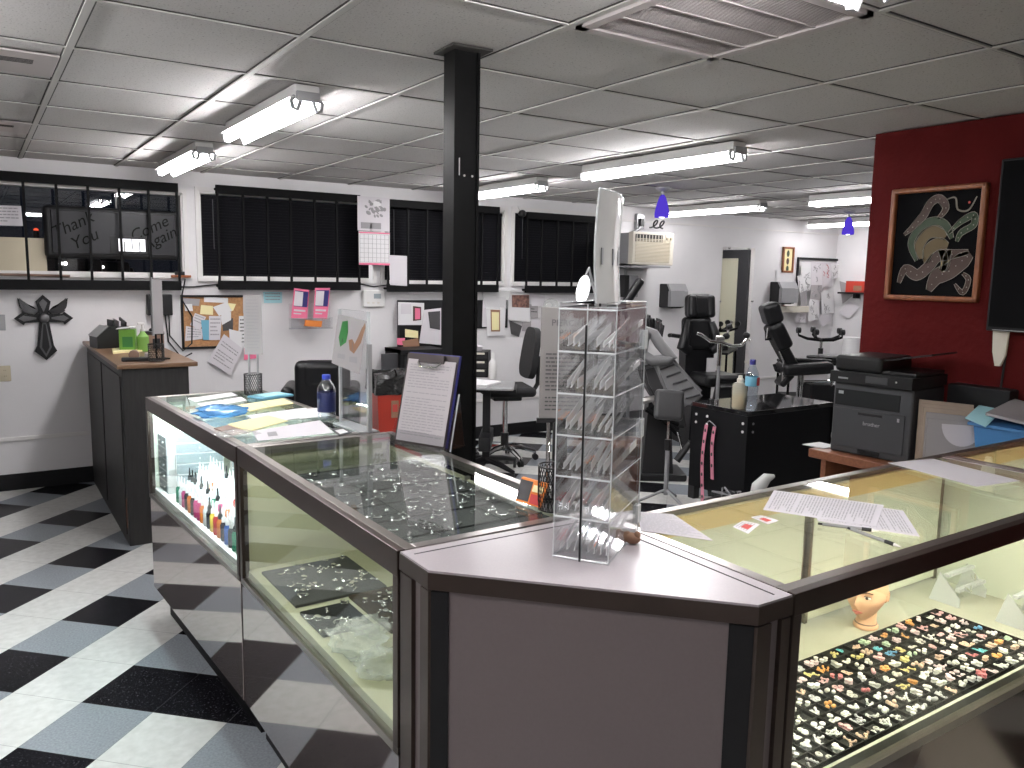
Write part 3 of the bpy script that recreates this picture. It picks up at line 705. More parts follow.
wp('note', 'white note low at the left of the cork board', 'paper', [(186, 326), (203, 329), (202, 339), (185, 341)], 'paper', .016, group=G, lines=4, seed=12)
wp('note', 'blue and black card in the middle of the cork board', 'card', [(201, 320), (209, 320), (209, 340), (203, 340)], 'cyanlabel', .020, group=G)
wp('note', 'white sheet in the middle of the cork board', 'paper', [(209, 316), (222, 316), (220, 340), (209, 340)], 'paper', .018, group=G, lines=5, seed=13)
wp('note', 'white note angled right of centre on the cork board', 'paper', [(221, 312), (231, 312), (231, 320), (222, 325)], 'paperw', .021, group=G)
wp('note', 'black card right of centre on the cork board', 'card', [(222, 321), (233, 318), (233, 330), (223, 331)], 'ink', .017, group=G)
wp('note', 'white flyer with bold print at the lower right of the cork board', 'paper', [(239, 316), (250, 316), (250, 348), (238, 348)], 'paperw', .024, lines=7, seed=14, ink='ink', group=G)
wp('note', 'gray sketch at the top right corner of the cork board', 'paper', [(243, 301), (250, 301), (250, 313), (243, 313)], 'grayink', .016, group=G)
wp('hanging_sheet', 'white sheet hanging askew below the cork board', 'paper', [(224, 334), (243, 349), (230, 375), (208, 361)], 'paper', .03, lines=8, seed=15)
wp('hanging_sheet', 'white sheet corner overlapping the cork board lower right', 'paper', [(229, 329), (242, 332), (241, 350), (230, 345)], 'paperw', .027)
wp('pink_slip', 'pink slip behind the tall gray price sign', 'paper', [(244, 345), (255, 343), (258, 358), (244, 360)], 'ppaper', .012)
wp('blue_slip', 'light blue slip taped on the wall left of the pink brochures', 'paper', [(263, 292), (282, 292), (282, 303), (264, 303)], 'bpaper', .006, lines=3, seed=16)
# brochure holder with two pink brochures
x, z, w_, h_ = wbox(290, 288, 331, 328)
t = thing('brochure_holder', 'clear wall rack holding two pink brochures under the window bars', 'brochure holder', (x-.035, YW-.06, z), 0)
MB().mm((-w_/2, -.012, -h_/2), (w_/2, -.006, h_/2*.25)).build('back', 'acrylic', t)
MB().mm((-w_/2, -.07, -h_/2), (w_/2, -.065, -h_/2*.45)).build('front', 'acrylic', t)
MB().mm((-w_/2, -.07, -h_/2), (w_/2, -.006, -h_/2+.006)).build('floor_lip', 'acrylicedge', t)
MB().mm((-w_/2, -.07, -h_/2*.45-.004), (w_/2, -.065, -h_/2*.45)).build('front_edge', 'acrylicedge', t)
def brochure(px4, lab):
    q = onW(px4, .105)
    o = sheet('brochure', lab, 'brochure', q, 'ppaper', .004, group='pink brochures in the wall rack'); c = o.location
    q = [p-c for p in q]; n = Vector((0, -1, 0))
    def sub(u0, v0, u1, v1, m, nm, k=1): MB().slab([lerp4(q, a_, b_)+n*.0045*k for a_, b_ in ((u0, v0), (u1, v0), (u1, v1), (u0, v1))], .0006, n).build(nm, m, o)
    sub(.08, .07, .95, .60, 'navy', 'cover_photo'); sub(.08, .10, .62, .58, 'paper', 'photo_figure', 1.2); sub(.12, .70, .85, .76, 'paper', 'title_line'); sub(.12, .82, .6, .86, 'paper', 'title_line')
brochure([(294, 288), (309, 290), (307, 319), (291, 318)], 'left pink brochure in the clear wall rack')
brochure([(315, 288), (330, 288), (327, 319), (313, 318)], 'right pink brochure in the clear wall rack')
wp('card_stack', 'orange cards in front of the clear brochure rack', 'card', [(305, 320), (322, 321), (321, 327), (304, 326)], 'orange', .135, th=.01)
# hanging calendar
x, z, w_, h_ = wbox_at(357.5, 197, 389.5, 265, .10)
t = thing('wall_calendar', 'white hanging calendar with eagle picture between two windows', 'calendar', (x, YW-.10, z), 0)
MB().mm((-w_/2, -.004, 0), (w_/2, 0, h_/2)).build('picture_page', 'paper', t)
MB().mm((-w_/2+.01, -.006, -h_/2), (w_/2, 0, -.005)).build('month_page', 'paperw', t)
mb = MB(); R2 = random.Random(5)
for i in range(26):
    a_ = R2.uniform(0, 2*pi); r_ = R2.uniform(.02, .09)
    mb.ball((.01+r_*1.2*cos(a_), -.0045, h_*.34+r_*.9*sin(a_)), (R2.uniform(.01, .03), .0015, R2.uniform(.006, .018)), 8, (0, R2.uniform(-1, 1), 0))
mb.build('picture', 'grayink', t)
MB().ball((.03, -.005, h_*.40), (.04, .0015, .028), 12).build('picture', 'paperw', t)
for k in range(2): MB().mm((-w_*.4+k*.09, -.006, .02), (-w_*.4+.085+k*.09+.02, -.003, .075)).build('advert', 'grayink', t)
mb = MB()
for i in range(8): mb.mm((-w_/2+.02+i*(w_-.03)/7-.0012, -.0072, -h_/2+.025), (-w_/2+.02+i*(w_-.03)/7+.0012, -.0058, -.03))
for i in range(7): mb.mm((-w_/2+.02, -.0072, -h_/2+.025+i*(h_/2-.055)/6-.0012), (w_/2-.01, -.0058, -h_/2+.025+i*(h_/2-.055)/6+.0012))
mb.build('day_grid', 'grayink', t)
MB().mm((-w_/2+.01, -.008, -.022), (w_/2, -.004, -.010)).build('red_header', 'ppaper', t); MB().mm((-w_/2+.01, -.008, -h_/2), (w_/2, -.004, -h_/2+.018)).build('red_footer', 'ppaper', t)
MB().mm((-.05, -.001, -h_/2-.17), (-.01, .0, -h_/2)).build('hanging_strip', 'paperw', t)
wp('window_sheet', 'white sheet hanging on the window bars right of the calendar', 'paper', [(389, 255), (407, 256), (407, 286), (390, 285)], 'paper', .105)
# thermostat
x, z, w_, h_ = wbox(362, 290, 384, 307)
t = thing('thermostat', 'white wall thermostat under the hanging calendar', 'thermostat', (x, YW, z), 0)
MB().mm((-w_/2, -.03, -h_/2), (w_/2, 0, h_/2), bev=.012, seg=3).build('case', 'white', t)
MB().mm((-.005, -.032, .0), (.065, -.029, .045)).build('screen', 'sage', t)
for k in range(3): MB().mm((-.07+k*.05, -.033, -.045), (-.05+k*.05, -.029, -.034)).build('button', 'offwhite', t)
# security sensor by the windows
p = on_y(518, 212, YW)
t = thing('security_camera', 'small black camera on the wall between two windows right of the column', 'camera', p, 0)
MB().tube([(0, 0, .05), (-.01, -.04, .03), (0, -.06, 0)], .008, 8).build('mount', 'white', t); MB().ball((0, -.08, -.02), (.042, .042, .038), 14).build('camera_head', 'plastic', t)
# papers right of the column
G = 'papers pinned on the wall right of the column'
x, z, w_, h_ = wbox(477, 300, 507, 328)
solo('pinboard', MB().mm((-w_/2, -.015, -h_/2), (w_/2, 0, h_/2), bev=.003), 'black', 'small black pinboard on the wall right of the column', 'board', (x, YW-.002, z))
wp('paper_bag', 'clear wrinkled plastic sleeve with papers right of the column', 'plastic sleeve', [(481, 288), (510, 291), (508, 309), (484, 309)], 'bagfilm', .03, bend=.02, seed=1)
wp('pinned_sheet', 'bluish white sheet behind the phone picture', 'paper', [(483, 296), (506, 297), (505, 326), (482, 327)], 'paper', .02, group=G)
o = wp('phone_picture', 'white poster with a tan phone shape right of the column', 'poster', [(486, 307), (504.5, 308), (505, 335), (487, 336)], 'paperw', .035)
q = [p-o.location for p in onW([(490.5, 309.5), (500, 310), (500, 331.5), (491, 331.5)], .038)]
MB().slab(q, .002, (0, -1, 0)).build('phone_shape', 'tan', o)
q = [p-o.location for p in onW([(491.7, 312), (499, 312.3), (499, 330), (492, 330)], .0405)]
MB().slab(q, .001, (0, -1, 0)).build('phone_screen', 'ypaper', o)
wp('pinned_photo', 'dark red portrait photo pinned above white sheets right of the column', 'photo', [(512, 295), (529, 295), (529, 308), (512, 307.5)], 'photo', .02)
wp('pinned_sheet', 'white pointed sheet under the red portrait photo', 'paper', [(508, 307), (530, 308), (530, 322), (509, 320)], 'paperw', .03, group=G)
wp('pinned_sheet', 'sheet with black and white lettering art beside the phone poster', 'paper', [(509, 320), (522, 326), (519, 337), (511, 334)], 'ink', .016, group=G)
wp('pinned_sheet', 'gray sketch sheet left of the gray price sign', 'paper', [(522, 322), (531, 321), (531, 331), (522, 331)], 'papergray', .015, lines=5, seed=21, group=G)
wp('pinned_sheet', 'pale crumpled sheet right of the red portrait photo', 'paper', [(529, 293), (545, 294), (544, 306), (531, 306)], 'paper', .025, bend=.015, seed=2, group=G)
wp('pinned_sheet', 'gray printed flyer half hidden by the gray price sign', 'paper', [(529, 304), (538, 305), (538, 318), (531, 318)], 'papergray', .02, lines=4, seed=22, ink='ink', group=G)
wp('pinned_sheet', 'thin white sheet under the gray flyer beside the price sign', 'paper', [(531, 319), (541, 320), (540, 337), (531, 336)], 'paper', .012, group=G)
wp('wall_strip', 'long white strip under the window bars right of the column', 'paper', [(492, 286), (523, 289), (523, 292), (495, 291)], 'paperw', .02)
p = on_y(552, 297, YW-.06)
solo('crumpled_bag', MB().ball((0, 0, 0), (.10, .05, .075), 16), 'bagfilm', 'crumpled gray plastic bag on the wall above the price sign', 'plastic bag', p+Vector((0, .015, -.09)))
# air conditioner
yA = YW-.40
a_ = on_y(633, 229, yA); b_ = on_y(672.5, 264, yA)
W_ = b_.x-a_.x; Hh = .375; zc = (on_y(652, 232.5, yA).z+on_y(652, 265, yA).z)/2
Hh = on_y(652, 232.5, yA).z-on_y(652, 265, yA).z
t = thing('air_conditioner', 'beige wall air conditioner right of the windows', 'air conditioner', ((a_.x+b_.x)/2, YW, zc-Hh/2), 0)
MB().mm((-W_/2+.01, -.39, .01), (W_/2-.01, 0, Hh-.01)).build('cabinet', 'gray', t)
MB().mm((-W_/2, -.41, 0), (W_/2, -.33, Hh), bev=.012).build('front_frame', 'offwhite', t)
mb = MB()
for i in range(17): mb.box((-.015, -.412, .035+i*.0150), (W_-.10, .012, .006), (radians(-20), 0, 0))
mb.build('intake_louvres', 'beige', t)
MB().mm((-W_/2+.03, -.413, Hh-.105), (W_/2-.17, -.405, Hh-.025)).build('outlet_recess', 'gap', t)
for i in range(9): MB().mm((-W_/2+.045+i*.045, -.418, Hh-.10), (-W_/2+.052+i*.045, -.408, Hh-.03)).build('outlet_vane', 'offwhite', t)
MB().mm((W_/2-.14, -.416, Hh-.105), (W_/2-.02, -.408, Hh-.02)).build('control_panel', 'offwhite', t)
for k in range(2): MB().cyl((W_/2-.11+k*.055, -.428, Hh-.06), (W_/2-.11+k*.055, -.412, Hh-.06), .016).build('knob', 'beige', t)
MB().tube([(W_/2, -.2, .12), (W_/2+.06, -.2, .10), (W_/2+.07, -.2, .20), (W_/2+.04, -.2, .3)], .005, 6).build('cord', 'offwhite', t)
MB().mm((-W_/2-.02, -.42, -.03), (W_/2-.05, 0, -.012)).build('support_shelf', 'gray', t)
x, z, w_, h_ = wbox(634, 214, 642, 229)
t = thing('wall_outlet', 'gray electrical box with plug above the air conditioner left corner', 'outlet', (x, YW, z), 0)
MB().mm((-.055, -.05, -.085), (.055, 0, .085), bev=.006).build('box', 'silver', t); MB().mm((-.03, -.085, -.06), (.02, -.05, .03), bev=.008).build('plug', 'plastic', t)
MB().tube([(0, -.07, -.05), (-.06, -.06, -.10), (-.14, -.05, -.14), (-.18, -.04, -.3), (-.2, -.04, -.9), (-.2, -.04, -1.05)], .016, 8).build('conduit', 'silver', t)
p = on_y(658, 229, YW-.15)
solo('cord_loop', MB().tube([(-.10+.2*k/40+.045*sin(k/40*4*pi), .03*cos(k/40*4*pi), .012+.05*(1-cos(k/40*4*pi))/1.0*.8) for k in range(41)], .009, 8), 'plastic', 'looped black cord lying on top of the air conditioner', 'cord', p)
# paper towel dispensers
def dispenser(px4, lab, dep=.2):
    a_ = on_y(px4[0], (px4[1]+px4[3])/2, YW-dep); b_ = on_y(px4[2], (px4[1]+px4[3])/2, YW-dep); xm = (px4[0]+px4[2])/2
    z1 = on_y(xm, px4[1], YW-dep).z; z0 = on_y(xm, px4[3], YW-dep).z; w_ = b_.x-a_.x; h_ = z1-z0
    t = thing('towel_dispenser', lab, 'paper towel dispenser', ((a_.x+b_.x)/2, YW, z0), 0, 'paper towel dispensers')
    MB().mm((-w_/2+.002, -dep+.05, 0), (w_/2-.002, 0, h_), bev=.012).build('housing', 'plastic', t)
    MB().slab([(-w_/2, -dep, .015), (w_/2, -dep, .015), (w_/2, -dep, h_*.70), (-w_/2, -dep, h_*.70)], .045, (0, 1, 0)).build('front_cover', 'gray', t)
    MB().slab([(-w_/2, -dep, h_*.71), (w_/2, -dep, h_*.71), (w_/2, -dep+.05, h_), (-w_/2, -dep+.05, h_)], .03, (0, 1, 0)).build('top_cover', 'silver', t)
    MB().mm((-.07, -dep+.03, -.004), (.07, -dep+.12, .02)).build('paper_slot', 'black', t)
dispenser((671, 284, 688, 308), 'gray paper towel dispenser on the wall between air conditioner and mirror')
dispenser((782, 282, 798.5, 304), 'gray paper towel dispenser on the wall beside the hanging papers')
x, z, w_, h_ = wbox(781, 305, 801, 313)
solo('wall_ledge', MB().mm((-w_/2-.05, -.13, -.04), (w_/2, 0, .04), bev=.01), 'offwhite', 'small white ledge under the right paper towel dispenser', 'ledge', (x, YW, z))
wp('wall_sheet', 'white sheet on the wall above the right paper towel dispenser', 'paper', [(776, 269), (792, 272), (792, 283), (776, 284)], 'paperw', .01)
# mirror
x, z, w_, h_ = wbox(718.5, 247.5, 750.5, 400)
t = thing('wall_mirror', 'tall frameless mirror on the far wall reflecting a cream door', 'mirror', (x, YW, 0), 0)
z1 = wxz(735, 247.5)[1]
MB().mm((-w_/2, -.008, .13), (w_/2, -.004, z1)).build('mirror_glass', 'mirror', t)
MB().mm((-w_/2-.004, -.0045, .126), (w_/2+.004, -.001, z1+.004)).build('backing', 'white', t)
for s, zz in ((-.6, z1-.01), (.6, z1-.01), (-1, 1.4), (1, 1.4), (1, .9)): MB().ball((s*w_/2, -.012, zz), .014, 8).build('mirror_clip', 'chrome', t)
# small framed picture and hanging rod of papers
x, z, w_, h_ = wbox(781.5, 247, 792.5, 272.5)
t = thing('framed_picture', 'small wood framed picture above the right paper towel dispenser', 'picture', (x, YW, z), 0)
MB().mm((-w_/2, -.012, -h_/2), (w_/2, -.002, h_/2)).build('picture', 'ypaper', t)
for a_, b_ in (((-w_/2, -h_/2), (w_/2, -h_/2+.025)), ((-w_/2, h_/2-.025), (w_/2, h_/2)), ((-w_/2, -h_/2), (-w_/2+.025, h_/2)), ((w_/2-.025, -h_/2), (w_/2, h_/2))):
    MB().mm((a_[0], -.03, a_[1]), (b_[0], 0, b_[1]), bev=.004).build('frame', 'framewood', t)
for k in range(3): MB().ball((0, -.013, -.12+.1*k), (.03, .001, .045), 10).build('painted_shape', 'artbrown' if k % 2 else 'artgreen', t)
x, z, w_, h_ = wbox(796, 258, 839, 276)
t = thing('paper_rail', 'black rail on the far wall with drawings hanging from it', 'rail', (x, YW, z), 0)
MB().mm((-w_/2, -.03, h_/2-.03), (w_/2, -.01, h_/2), bev=.003).build('top_rail', 'black', t)
MB().mm((-w_/2, -.03, -h_/2-.15), (-w_/2+.03, -.01, h_/2-.03), bev=.003).build('side_rail', 'black', t)
G = 'tattoo drawings hanging on the far wall'
spec = [([(800, 262), (812, 262), (815, 290), (803, 292)], 'paperw', 'upper left flowing drawing sheet hanging from the black rail', 3),
 ([(811, 262), (823, 263), (823, 288), (811, 287)], 'paper', 'mauve tinted drawing second from the left on the black rail', 2),
 ([(822, 263), (831, 263), (832, 286), (823, 287)], 'paper', 'drawing with a red stain hanging near the right of the black rail', 2),
 ([(831, 264), (839, 265), (838, 278), (832, 279)], 'paperw', 'narrow floral strip at the right end of the black rail', 3),
 ([(797, 276), (801, 275), (808, 303), (803, 312)], 'paperw', 'long slanting strip with dark figures at the left of the drawings', 4),
 ([(800, 293), (807, 290), (807, 310), (801, 314)], 'grayink', 'dark figure drawing below the slanting strip', 0),
 ([(811, 285), (822, 285), (822, 300), (810, 300)], 'papergray', 'gray sketch in the middle of the hanging drawings', 4),
 ([(809, 299), (819, 300), (819, 320), (808, 321)], 'paperw', 'white drawing sheet low in the middle of the hanging drawings', 3),
 ([(821, 292), (833, 290), (834, 313), (822, 314)], 'paperw', 'white drawing sheet right of the low middle one', 3),
 ([(833, 281), (846, 285), (846, 296), (836, 304)], 'papergray', 'gray portrait drawing at the right of the hanging drawings', 5),
 ([(796, 313), (806, 312), (805, 322), (796, 322)], 'paper', 'pink bordered sheet at the bottom left of the drawings', 2),
 ([(818, 315), (830, 314), (831, 321), (822, 327)], 'paper', 'small tilted scrap at the bottom of the drawings', 0),
 ([(845, 301), (856, 307), (845, 319), (836, 312)], 'paper', 'blank tilted sheet right of the hanging drawings', 0)]
for k, (pts, m_, lab, ln) in enumerate(spec):
    side = max(q_[0] for q_ in pts) > 842                     # these hang past the corner, on the right wall
    if side:
        sx_ = max(0, 839.5-min(q_[0] for q_ in pts)); Q_ = [on_x(q_[0]+sx_, q_[1], XF-.02-.004*(k-8)) for q_ in pts]
        o = sheet('drawing_sheet', lab, 'drawing', Q_, m_, group=G)
    else: o = wp('drawing_sheet', lab, 'drawing', pts, m_, .035+.004*k, group=G)
    if ln and not side:
        c = o.location; q = [p-c for p in onW(pts, .035+.004*k)]; R2 = random.Random(40+k); mb = MB()
        for i in range(ln*2):
            u, v = R2.uniform(.2, .8), R2.uniform(.12, .88); P_ = []
            for j in range(5): P_.append((lerp4(q, min(.95, max(.05, u+R2.uniform(-.14, .14))), min(.95, max(.05, v+(j-2)*.05)))+Vector((0, -.0025, 0)))[:])
            mb.tube(P_, .0035, 5)
        mb.build('sketch_lines', 'grayink' if k not in (2,) else 'redink', o)
# red trinket on a black shelf on the right wall
p = on_x(859, 291, XF)
t = thing('wall_shelf', 'small black shelf on the right wall by the red wall edge', 'shelf', (XF, p.y, p.z-.03), 0)
MB().mm((-.16, -.22, -.012), (0, .22, .012), bev=.003).build('board', 'black', t); MB().mm((-.10, -.02, -.07), (0, .02, -.012)).build('bracket', 'black', t)
t = thing('picture_box', 'small red picture box standing on the black wall shelf', 'box', (XF-.08, p.y, p.z-.018), 0)
MB().mm((-.05, -.17, 0), (.05, .12, .15), bev=.005).build('box', 'redbin', t); MB().mm((-.052, -.12, .02), (-.049, .0, .09)).build('picture', 'tan', t)
# purple pendants
for (px, py, lab) in ((663, 187, 'purple glass pendant lamp nearer the windows, left one'), (849.5, 211, 'purple glass pendant lamp beside the red wall edge, right one')):
    p = on_z(px, py, H)
    t = thing('pendant_lamp', lab, 'pendant lamp', (p.x, p.y, H), 0, 'purple pendant lamps')
    MB().lathe([(0, 0), (.065, 0), (.065, -.012), (.045, -.028), (.012, -.04), (.008, -.075), (0, -.075)], n=24).build('canopy', 'silver', t)
    MB().lathe([(.010, -.065), (.022, -.075), (.034, -.10), (.046, -.14), (.058, -.19), (.066, -.235), (.062, -.26), (.058, -.235), (.050, -.19), (.038, -.14), (.012, -.08)], n=24).build('shade', 'purple', t)
    MB().ball((0, 0, -.235), (.040, .040, .028), 14).build('bulb', 'bulb', t)
# framed dragon painting on the red wall
def rx(px, py): return on_x(px, py, XR)
a_, b_, c_, d_ = rx(895, 190), rx(991, 182.5), rx(980, 302), rx(887, 300)
yc = (a_.y+b_.y+c_.y+d_.y)/4; zc = (a_.z+b_.z+c_.z+d_.z)/4; w_ = ((a_.y-b_.y)+(d_.y-c_.y))/2; h_ = ((a_.z-d_.z)+(b_.z-c_.z))/2
t = thing('framed_painting', 'orange wood framed dark dragon painting on the red wall', 'painting', (XR, yc, zc), -pi/2)   # local x -> -Y, local -y -> -X
fw = .026
MB().mm((-w_/2+.01, -.012, -h_/2+.01), (w_/2-.01, -.002, h_/2-.01)).build('canvas', 'canvas', t)
for p0, p1 in (((-w_/2, -h_/2), (w_/2, -h_/2+fw)), ((-w_/2, h_/2-fw), (w_/2, h_/2)), ((-w_/2, -h_/2), (-w_/2+fw, h_/2)), ((w_/2-fw, -h_/2), (w_/2, h_/2))):
    MB().mm((p0[0], -.035, p0[1]), (p1[0], 0, p1[1]), bev=.008, seg=3).build('frame', 'framewood', t)
def art(u, v): return ((u-.5)*(w_-2*fw), -.014, (.5-v)*(h_-2*fw))
def ribbon(name, pts, wd, m):
    P_ = [Vector(art(*p)) for p in pts]; F_ = []
    for i in range(len(P_)-1):
        for s in range(6):
            t_ = s/6; p0 = P_[max(i-1, 0)]; p1 = P_[i]; p2 = P_[i+1]; p3 = P_[min(i+2, len(P_)-1)]
            F_.append(.5*((2*p1)+(p2-p0)*t_+(2*p0-5*p1+4*p2-p3)*t_**2+(3*p1-p0-3*p2+p3)*t_**3))
    F_.append(P_[-1]); n = len(F_); mb = MB(); L_, R_ = [], []
    for i, p in enumerate(F_):
        d_ = (F_[min(i+1, n-1)]-F_[max(i-1, 0)]).normalized(); nn = Vector((-d_.z, 0, d_.x)); k = wd*min(1, .35+2.5*min(i/n, 1-i/n))
        L_.append(mb.bm.verts.new(p+nn*k)); R_.append(mb.bm.verts.new(p-nn*k))
    for i in range(n-1): mb.bm.faces.new((L_[i], L_[i+1], R_[i+1], R_[i]))
    e = [tuple(v.co) for v in L_], [tuple(v.co) for v in R_]
    dots = [tuple(F_[i_]) for i_ in range(3, n-2, 3)] if name == 'serpent_body' else []
    o = mb.build(name, m, t)
    mo = MB()
    for ed in e: mo.tube([(a__, b__-.001, c__) for a__, b__, c__ in ed], .0013, 5)
    for q_ in dots: mo.ball((q_[0], q_[1]-.001, q_[2]), (.0032, .0006, .0032), 6)
    mo.build('outline', 'artline', o)
ribbon('serpent_body', [(.12, .40), (.22, .33), (.34, .22), (.42, .10), (.52, .07), (.60, .16), (.52, .26)], .020, 'artbrown')
ribbon('serpent_body', [(.10, .88), (.17, .74), (.32, .80), (.45, .72), (.55, .62), (.72, .60), (.90, .58)], .028, 'artbrown')
ribbon('serpent_body', [(.48, .95), (.56, .82), (.70, .76), (.84, .66), (.93, .60)], .040, 'artbrown')
ribbon('serpent_body', [(.78, .88), (.88, .96), (.93, .84), (.86, .78)], .012, 'artbrown')
ribbon('serpent_body', [(.66, .40), (.78, .30), (.92, .24), (.93, .33), (.80, .40), (.76, .48)], .016, 'artgreen')
ribbon('coil', [(.30, .66), (.22, .50), (.30, .36), (.46, .28), (.62, .33), (.70, .45)], .022, 'artgreen')
ribbon('coil', [(.36, .64), (.32, .50), (.40, .40), (.52, .38), (.62, .44)], .030, 'artgold')
ribbon('coil', [(.42, .68), (.44, .56), (.54, .50), (.66, .52)], .030, 'artgold')
ribbon('mask', [(.56, .56), (.62, .60), (.64, .70), (.60, .76)], .018, 'gold')
ribbon('mask', [(.70, .56), (.66, .62), (.66, .70), (.62, .76)], .018, 'gold')
ribbon('tendril', [(.60, .08), (.70, .07), (.74, .18), (.86, .19), (.94, .07)], .003, 'artline')
MB().ball(art(.86, .12), (.006, .001, .006), 10).build('pearl', 'redink', t)
# black screen on the red wall and things under it
yT = 2.03
t = thing('wall_screen', 'black flat screen hanging on the red wall at the right edge', 'screen', (XR-.02, 1.50, 1.86), -pi/2)
z1 = on_x(993, 160, XR-.10).z; z0 = on_x(993, 331, XR-.10).z; yl = on_x(993, 250, XR-.10).y
w_ = 1.15
t.location = (XR, yl-w_/2, (z0+z1)/2); h_ = z1-z0
MB().mm((-w_/2, -.10, -h_/2), (w_/2, -.05, h_/2), bev=.006).build('screen_housing', 'black', t)
MB().mm((-w_/2+.012, -.102, -h_/2+.02), (w_/2-.012, -.0985, h_/2-.012)).build('display', 'canvas', t)
MB().mm((-.15, -.06, -.15), (.15, 0, .15)).build('wall_bracket', 'iron', t)
MB().mm((-w_/2+.03, -.101, -h_/2+.004), (-w_/2+.2, -.0995, -h_/2+.008)).build('trim_strip', 'silver', t)
p = on_x(1002, 333, XR-.03)
t = thing('hanging_bag', 'white plastic strip hanging under the black screen', 'strip', (XR-.03, p.y, p.z), -pi/2)
MB().prism([(-.035, .02), (.035, .02), (.03, -.10), (.012, -.155), (-.012, -.155), (-.028, -.09)], .015, Euler(WALLROT).to_matrix().to_4x4()).build('strip', 'offwhite', t)
p = on_x(1009, 335, XR-.012)
solo('screen_cable', MB().tube([(0, 0, .1), (0, .004, -.05), (0, .008, -.15), (-.002, .015, -.30)], .005, 6), 'plastic', 'thin cable hanging from the black screen', 'cable', p)
p = on_x(994, 310, XR-.004)
solo('wall_anchor', MB().ball((0, 0, 0), (.006, .022, .045), 12), 'white', 'white patch on the red wall beside the black screen', 'patch', p)

# ================================================================== LARGE FURNITURE
# black cabinet with oak top
t = thing('cabinet', 'tall black stained wooden cabinet with oak top against the left wall', 'cabinet', (.70, 5.24, 0), 0)
cw, cl, ch = .375, YW-5.24-.03, 1.117
MB().mm((0, 0, .0), (cw, cl, ch-.028), bev=.004).build('carcass', 'blackwood', t)
for k in range(2): MB().mm((-.008, .06+k*(cl/2-.02), .06), (0, cl/2-.03+k*(cl/2-.03), ch-.08), bev=.003).build('side_panel', 'blackwood', t)
MB().mm((-.03, -.03, ch-.028), (cw+.05, cl, ch), bev=.006).build('top', 'wood', t)
MB().mm((-.0095, -.002, .12), (-.0075, .003, .30)).build('worn_edge', 'deskwood', t)
# red waste bin
p = at_d(396, 385, 6.7)
t = thing('waste_bin', 'red waste bin with black bag and a warning label behind the glass cases', 'bin', (p.x, p.y, 0), radians(-12))
bz = p.z+.03; bw = .20
mb = MB(); mb.slab([(-bw*.85, -bw*.85, 0), (bw*.85, -bw*.85, 0), (bw*.85, bw*.85, 0), (-bw*.85, bw*.85, 0)], .01, (0, 0, 1))
def frus(mb, w0, w1, z0, z1, cx=0, cy=0, d0=None, d1=None):
    d0 = d0 or w0; d1 = d1 or w1
    a = [mb.bm.verts.new((cx+s*w0, cy+q*d0, z0)) for s, q in ((-1, -1), (1, -1), (1, 1), (-1, 1))]
    b = [mb.bm.verts.new((cx+s*w1, cy+q*d1, z1)) for s, q in ((-1, -1), (1, -1), (1, 1), (-1, 1))]
    mb.bm.faces.new(a[::-1]); mb.bm.faces.new(b)
    for i in range(4): mb.bm.faces.new((a[i], a[(i+1) % 4], b[(i+1) % 4], b[i]))
    return mb
frus(MB(), bw*.82, bw, 0, bz).build('body', 'redbin', t)
mb = MB()
def bagf(u, v):
    a = 2*pi*u; k = max(abs(cos(a)), abs(sin(a))); r = (bw*1.06/k)*(1 if v > .3 else .2+2.6*v)*(1+.04*sin(9*a+4*v)+.03*sin(17*a))
    return (r*cos(a), r*sin(a), bz+.02-(.10*max(0, v-.55)/.45)+.035*sin(5*a+6*v)*(1-v)+.045*(v < .6))
mb.grid(bagf, 40, 10); mb.build('bin_bag', 'trashbag', t)
MB().mm((-.085, -bw*.97-.004, bz*.66), (-.025, -bw*.97+.012, bz*.66+.14)).build('warning_label', 'tan', t)
MB().mm((-.075, -bw*.97-.006, bz*.66+.05), (-.035, -bw*.97+.01, bz*.66+.11)).build('label_symbol', 'redink', t)
# desk unit with board and drawers by the wall
x, z, w_, h_ = wbox(397, 300, 445, 349)
t = thing('tool_board', 'black display board with photos and cards behind the red bin', 'board', (x, YW, z), 0)
MB().mm((-w_/2, -.06, -h_/2), (w_/2, 0, h_/2), bev=.004).build('board', 'black', t)
def wsub(px4, m, nm, off=.066): 
    q = [p-Vector((x, YW, z)) for p in onW(px4, off)]; return MB().slab(q, .003, (0, -1, 0)).build(nm, m, t)
wsub([(398, 302), (424, 303), (424, 325), (398, 325)], 'paperw', 'white_card'); wsub([(401, 304), (411, 304), (411, 314), (401, 314)], 'paper', 'note', .070); wsub([(413, 306), (421, 307), (421, 320), (413, 321)], 'artbrown', 'photo', .070)
wsub([(415, 308), (420, 308.5), (420, 319), (415, 319.5)], 'ppaper', 'photo', .073)
wsub([(424, 310), (441, 308), (441, 345), (419, 343), (421, 330)][:4], 'paper', 'poster', .075)
wsub([(428, 312), (440, 311), (440, 330), (430, 328)], 'ink', 'poster_print', .0795)
wsub([(405, 329), (418, 331), (418, 338), (405, 337)], 'ypaper', 'tan_card', .07); wsub([(397, 338), (405, 338), (404, 345), (397, 345)], 'ppaper', 'pink_card', .07)
wsub([(402, 341), (418, 338), (420, 350), (404, 349)], 'tan', 'beige_trinkets', .075)
p = at_d(418, 352, 7.6)
x0, x1 = on_y(401, 370, YW-.38).x, on_y(446, 370, YW-.38).x
t = thing('desk', 'black desk with monitor panel and drawers under the display board', 'desk', ((x0+x1)/2, YW-.205, 0), 0)
w2 = (x1-x0)/2; t.scale = (1, 1, .985)
MB().mm((-w2, -.17, 0), (-w2+.04, .17, 1.0), bev=.003).build('side', 'black', t); MB().mm((w2-.04, -.17, 0), (w2, .17, 1.0), bev=.003).build('side', 'black', t)
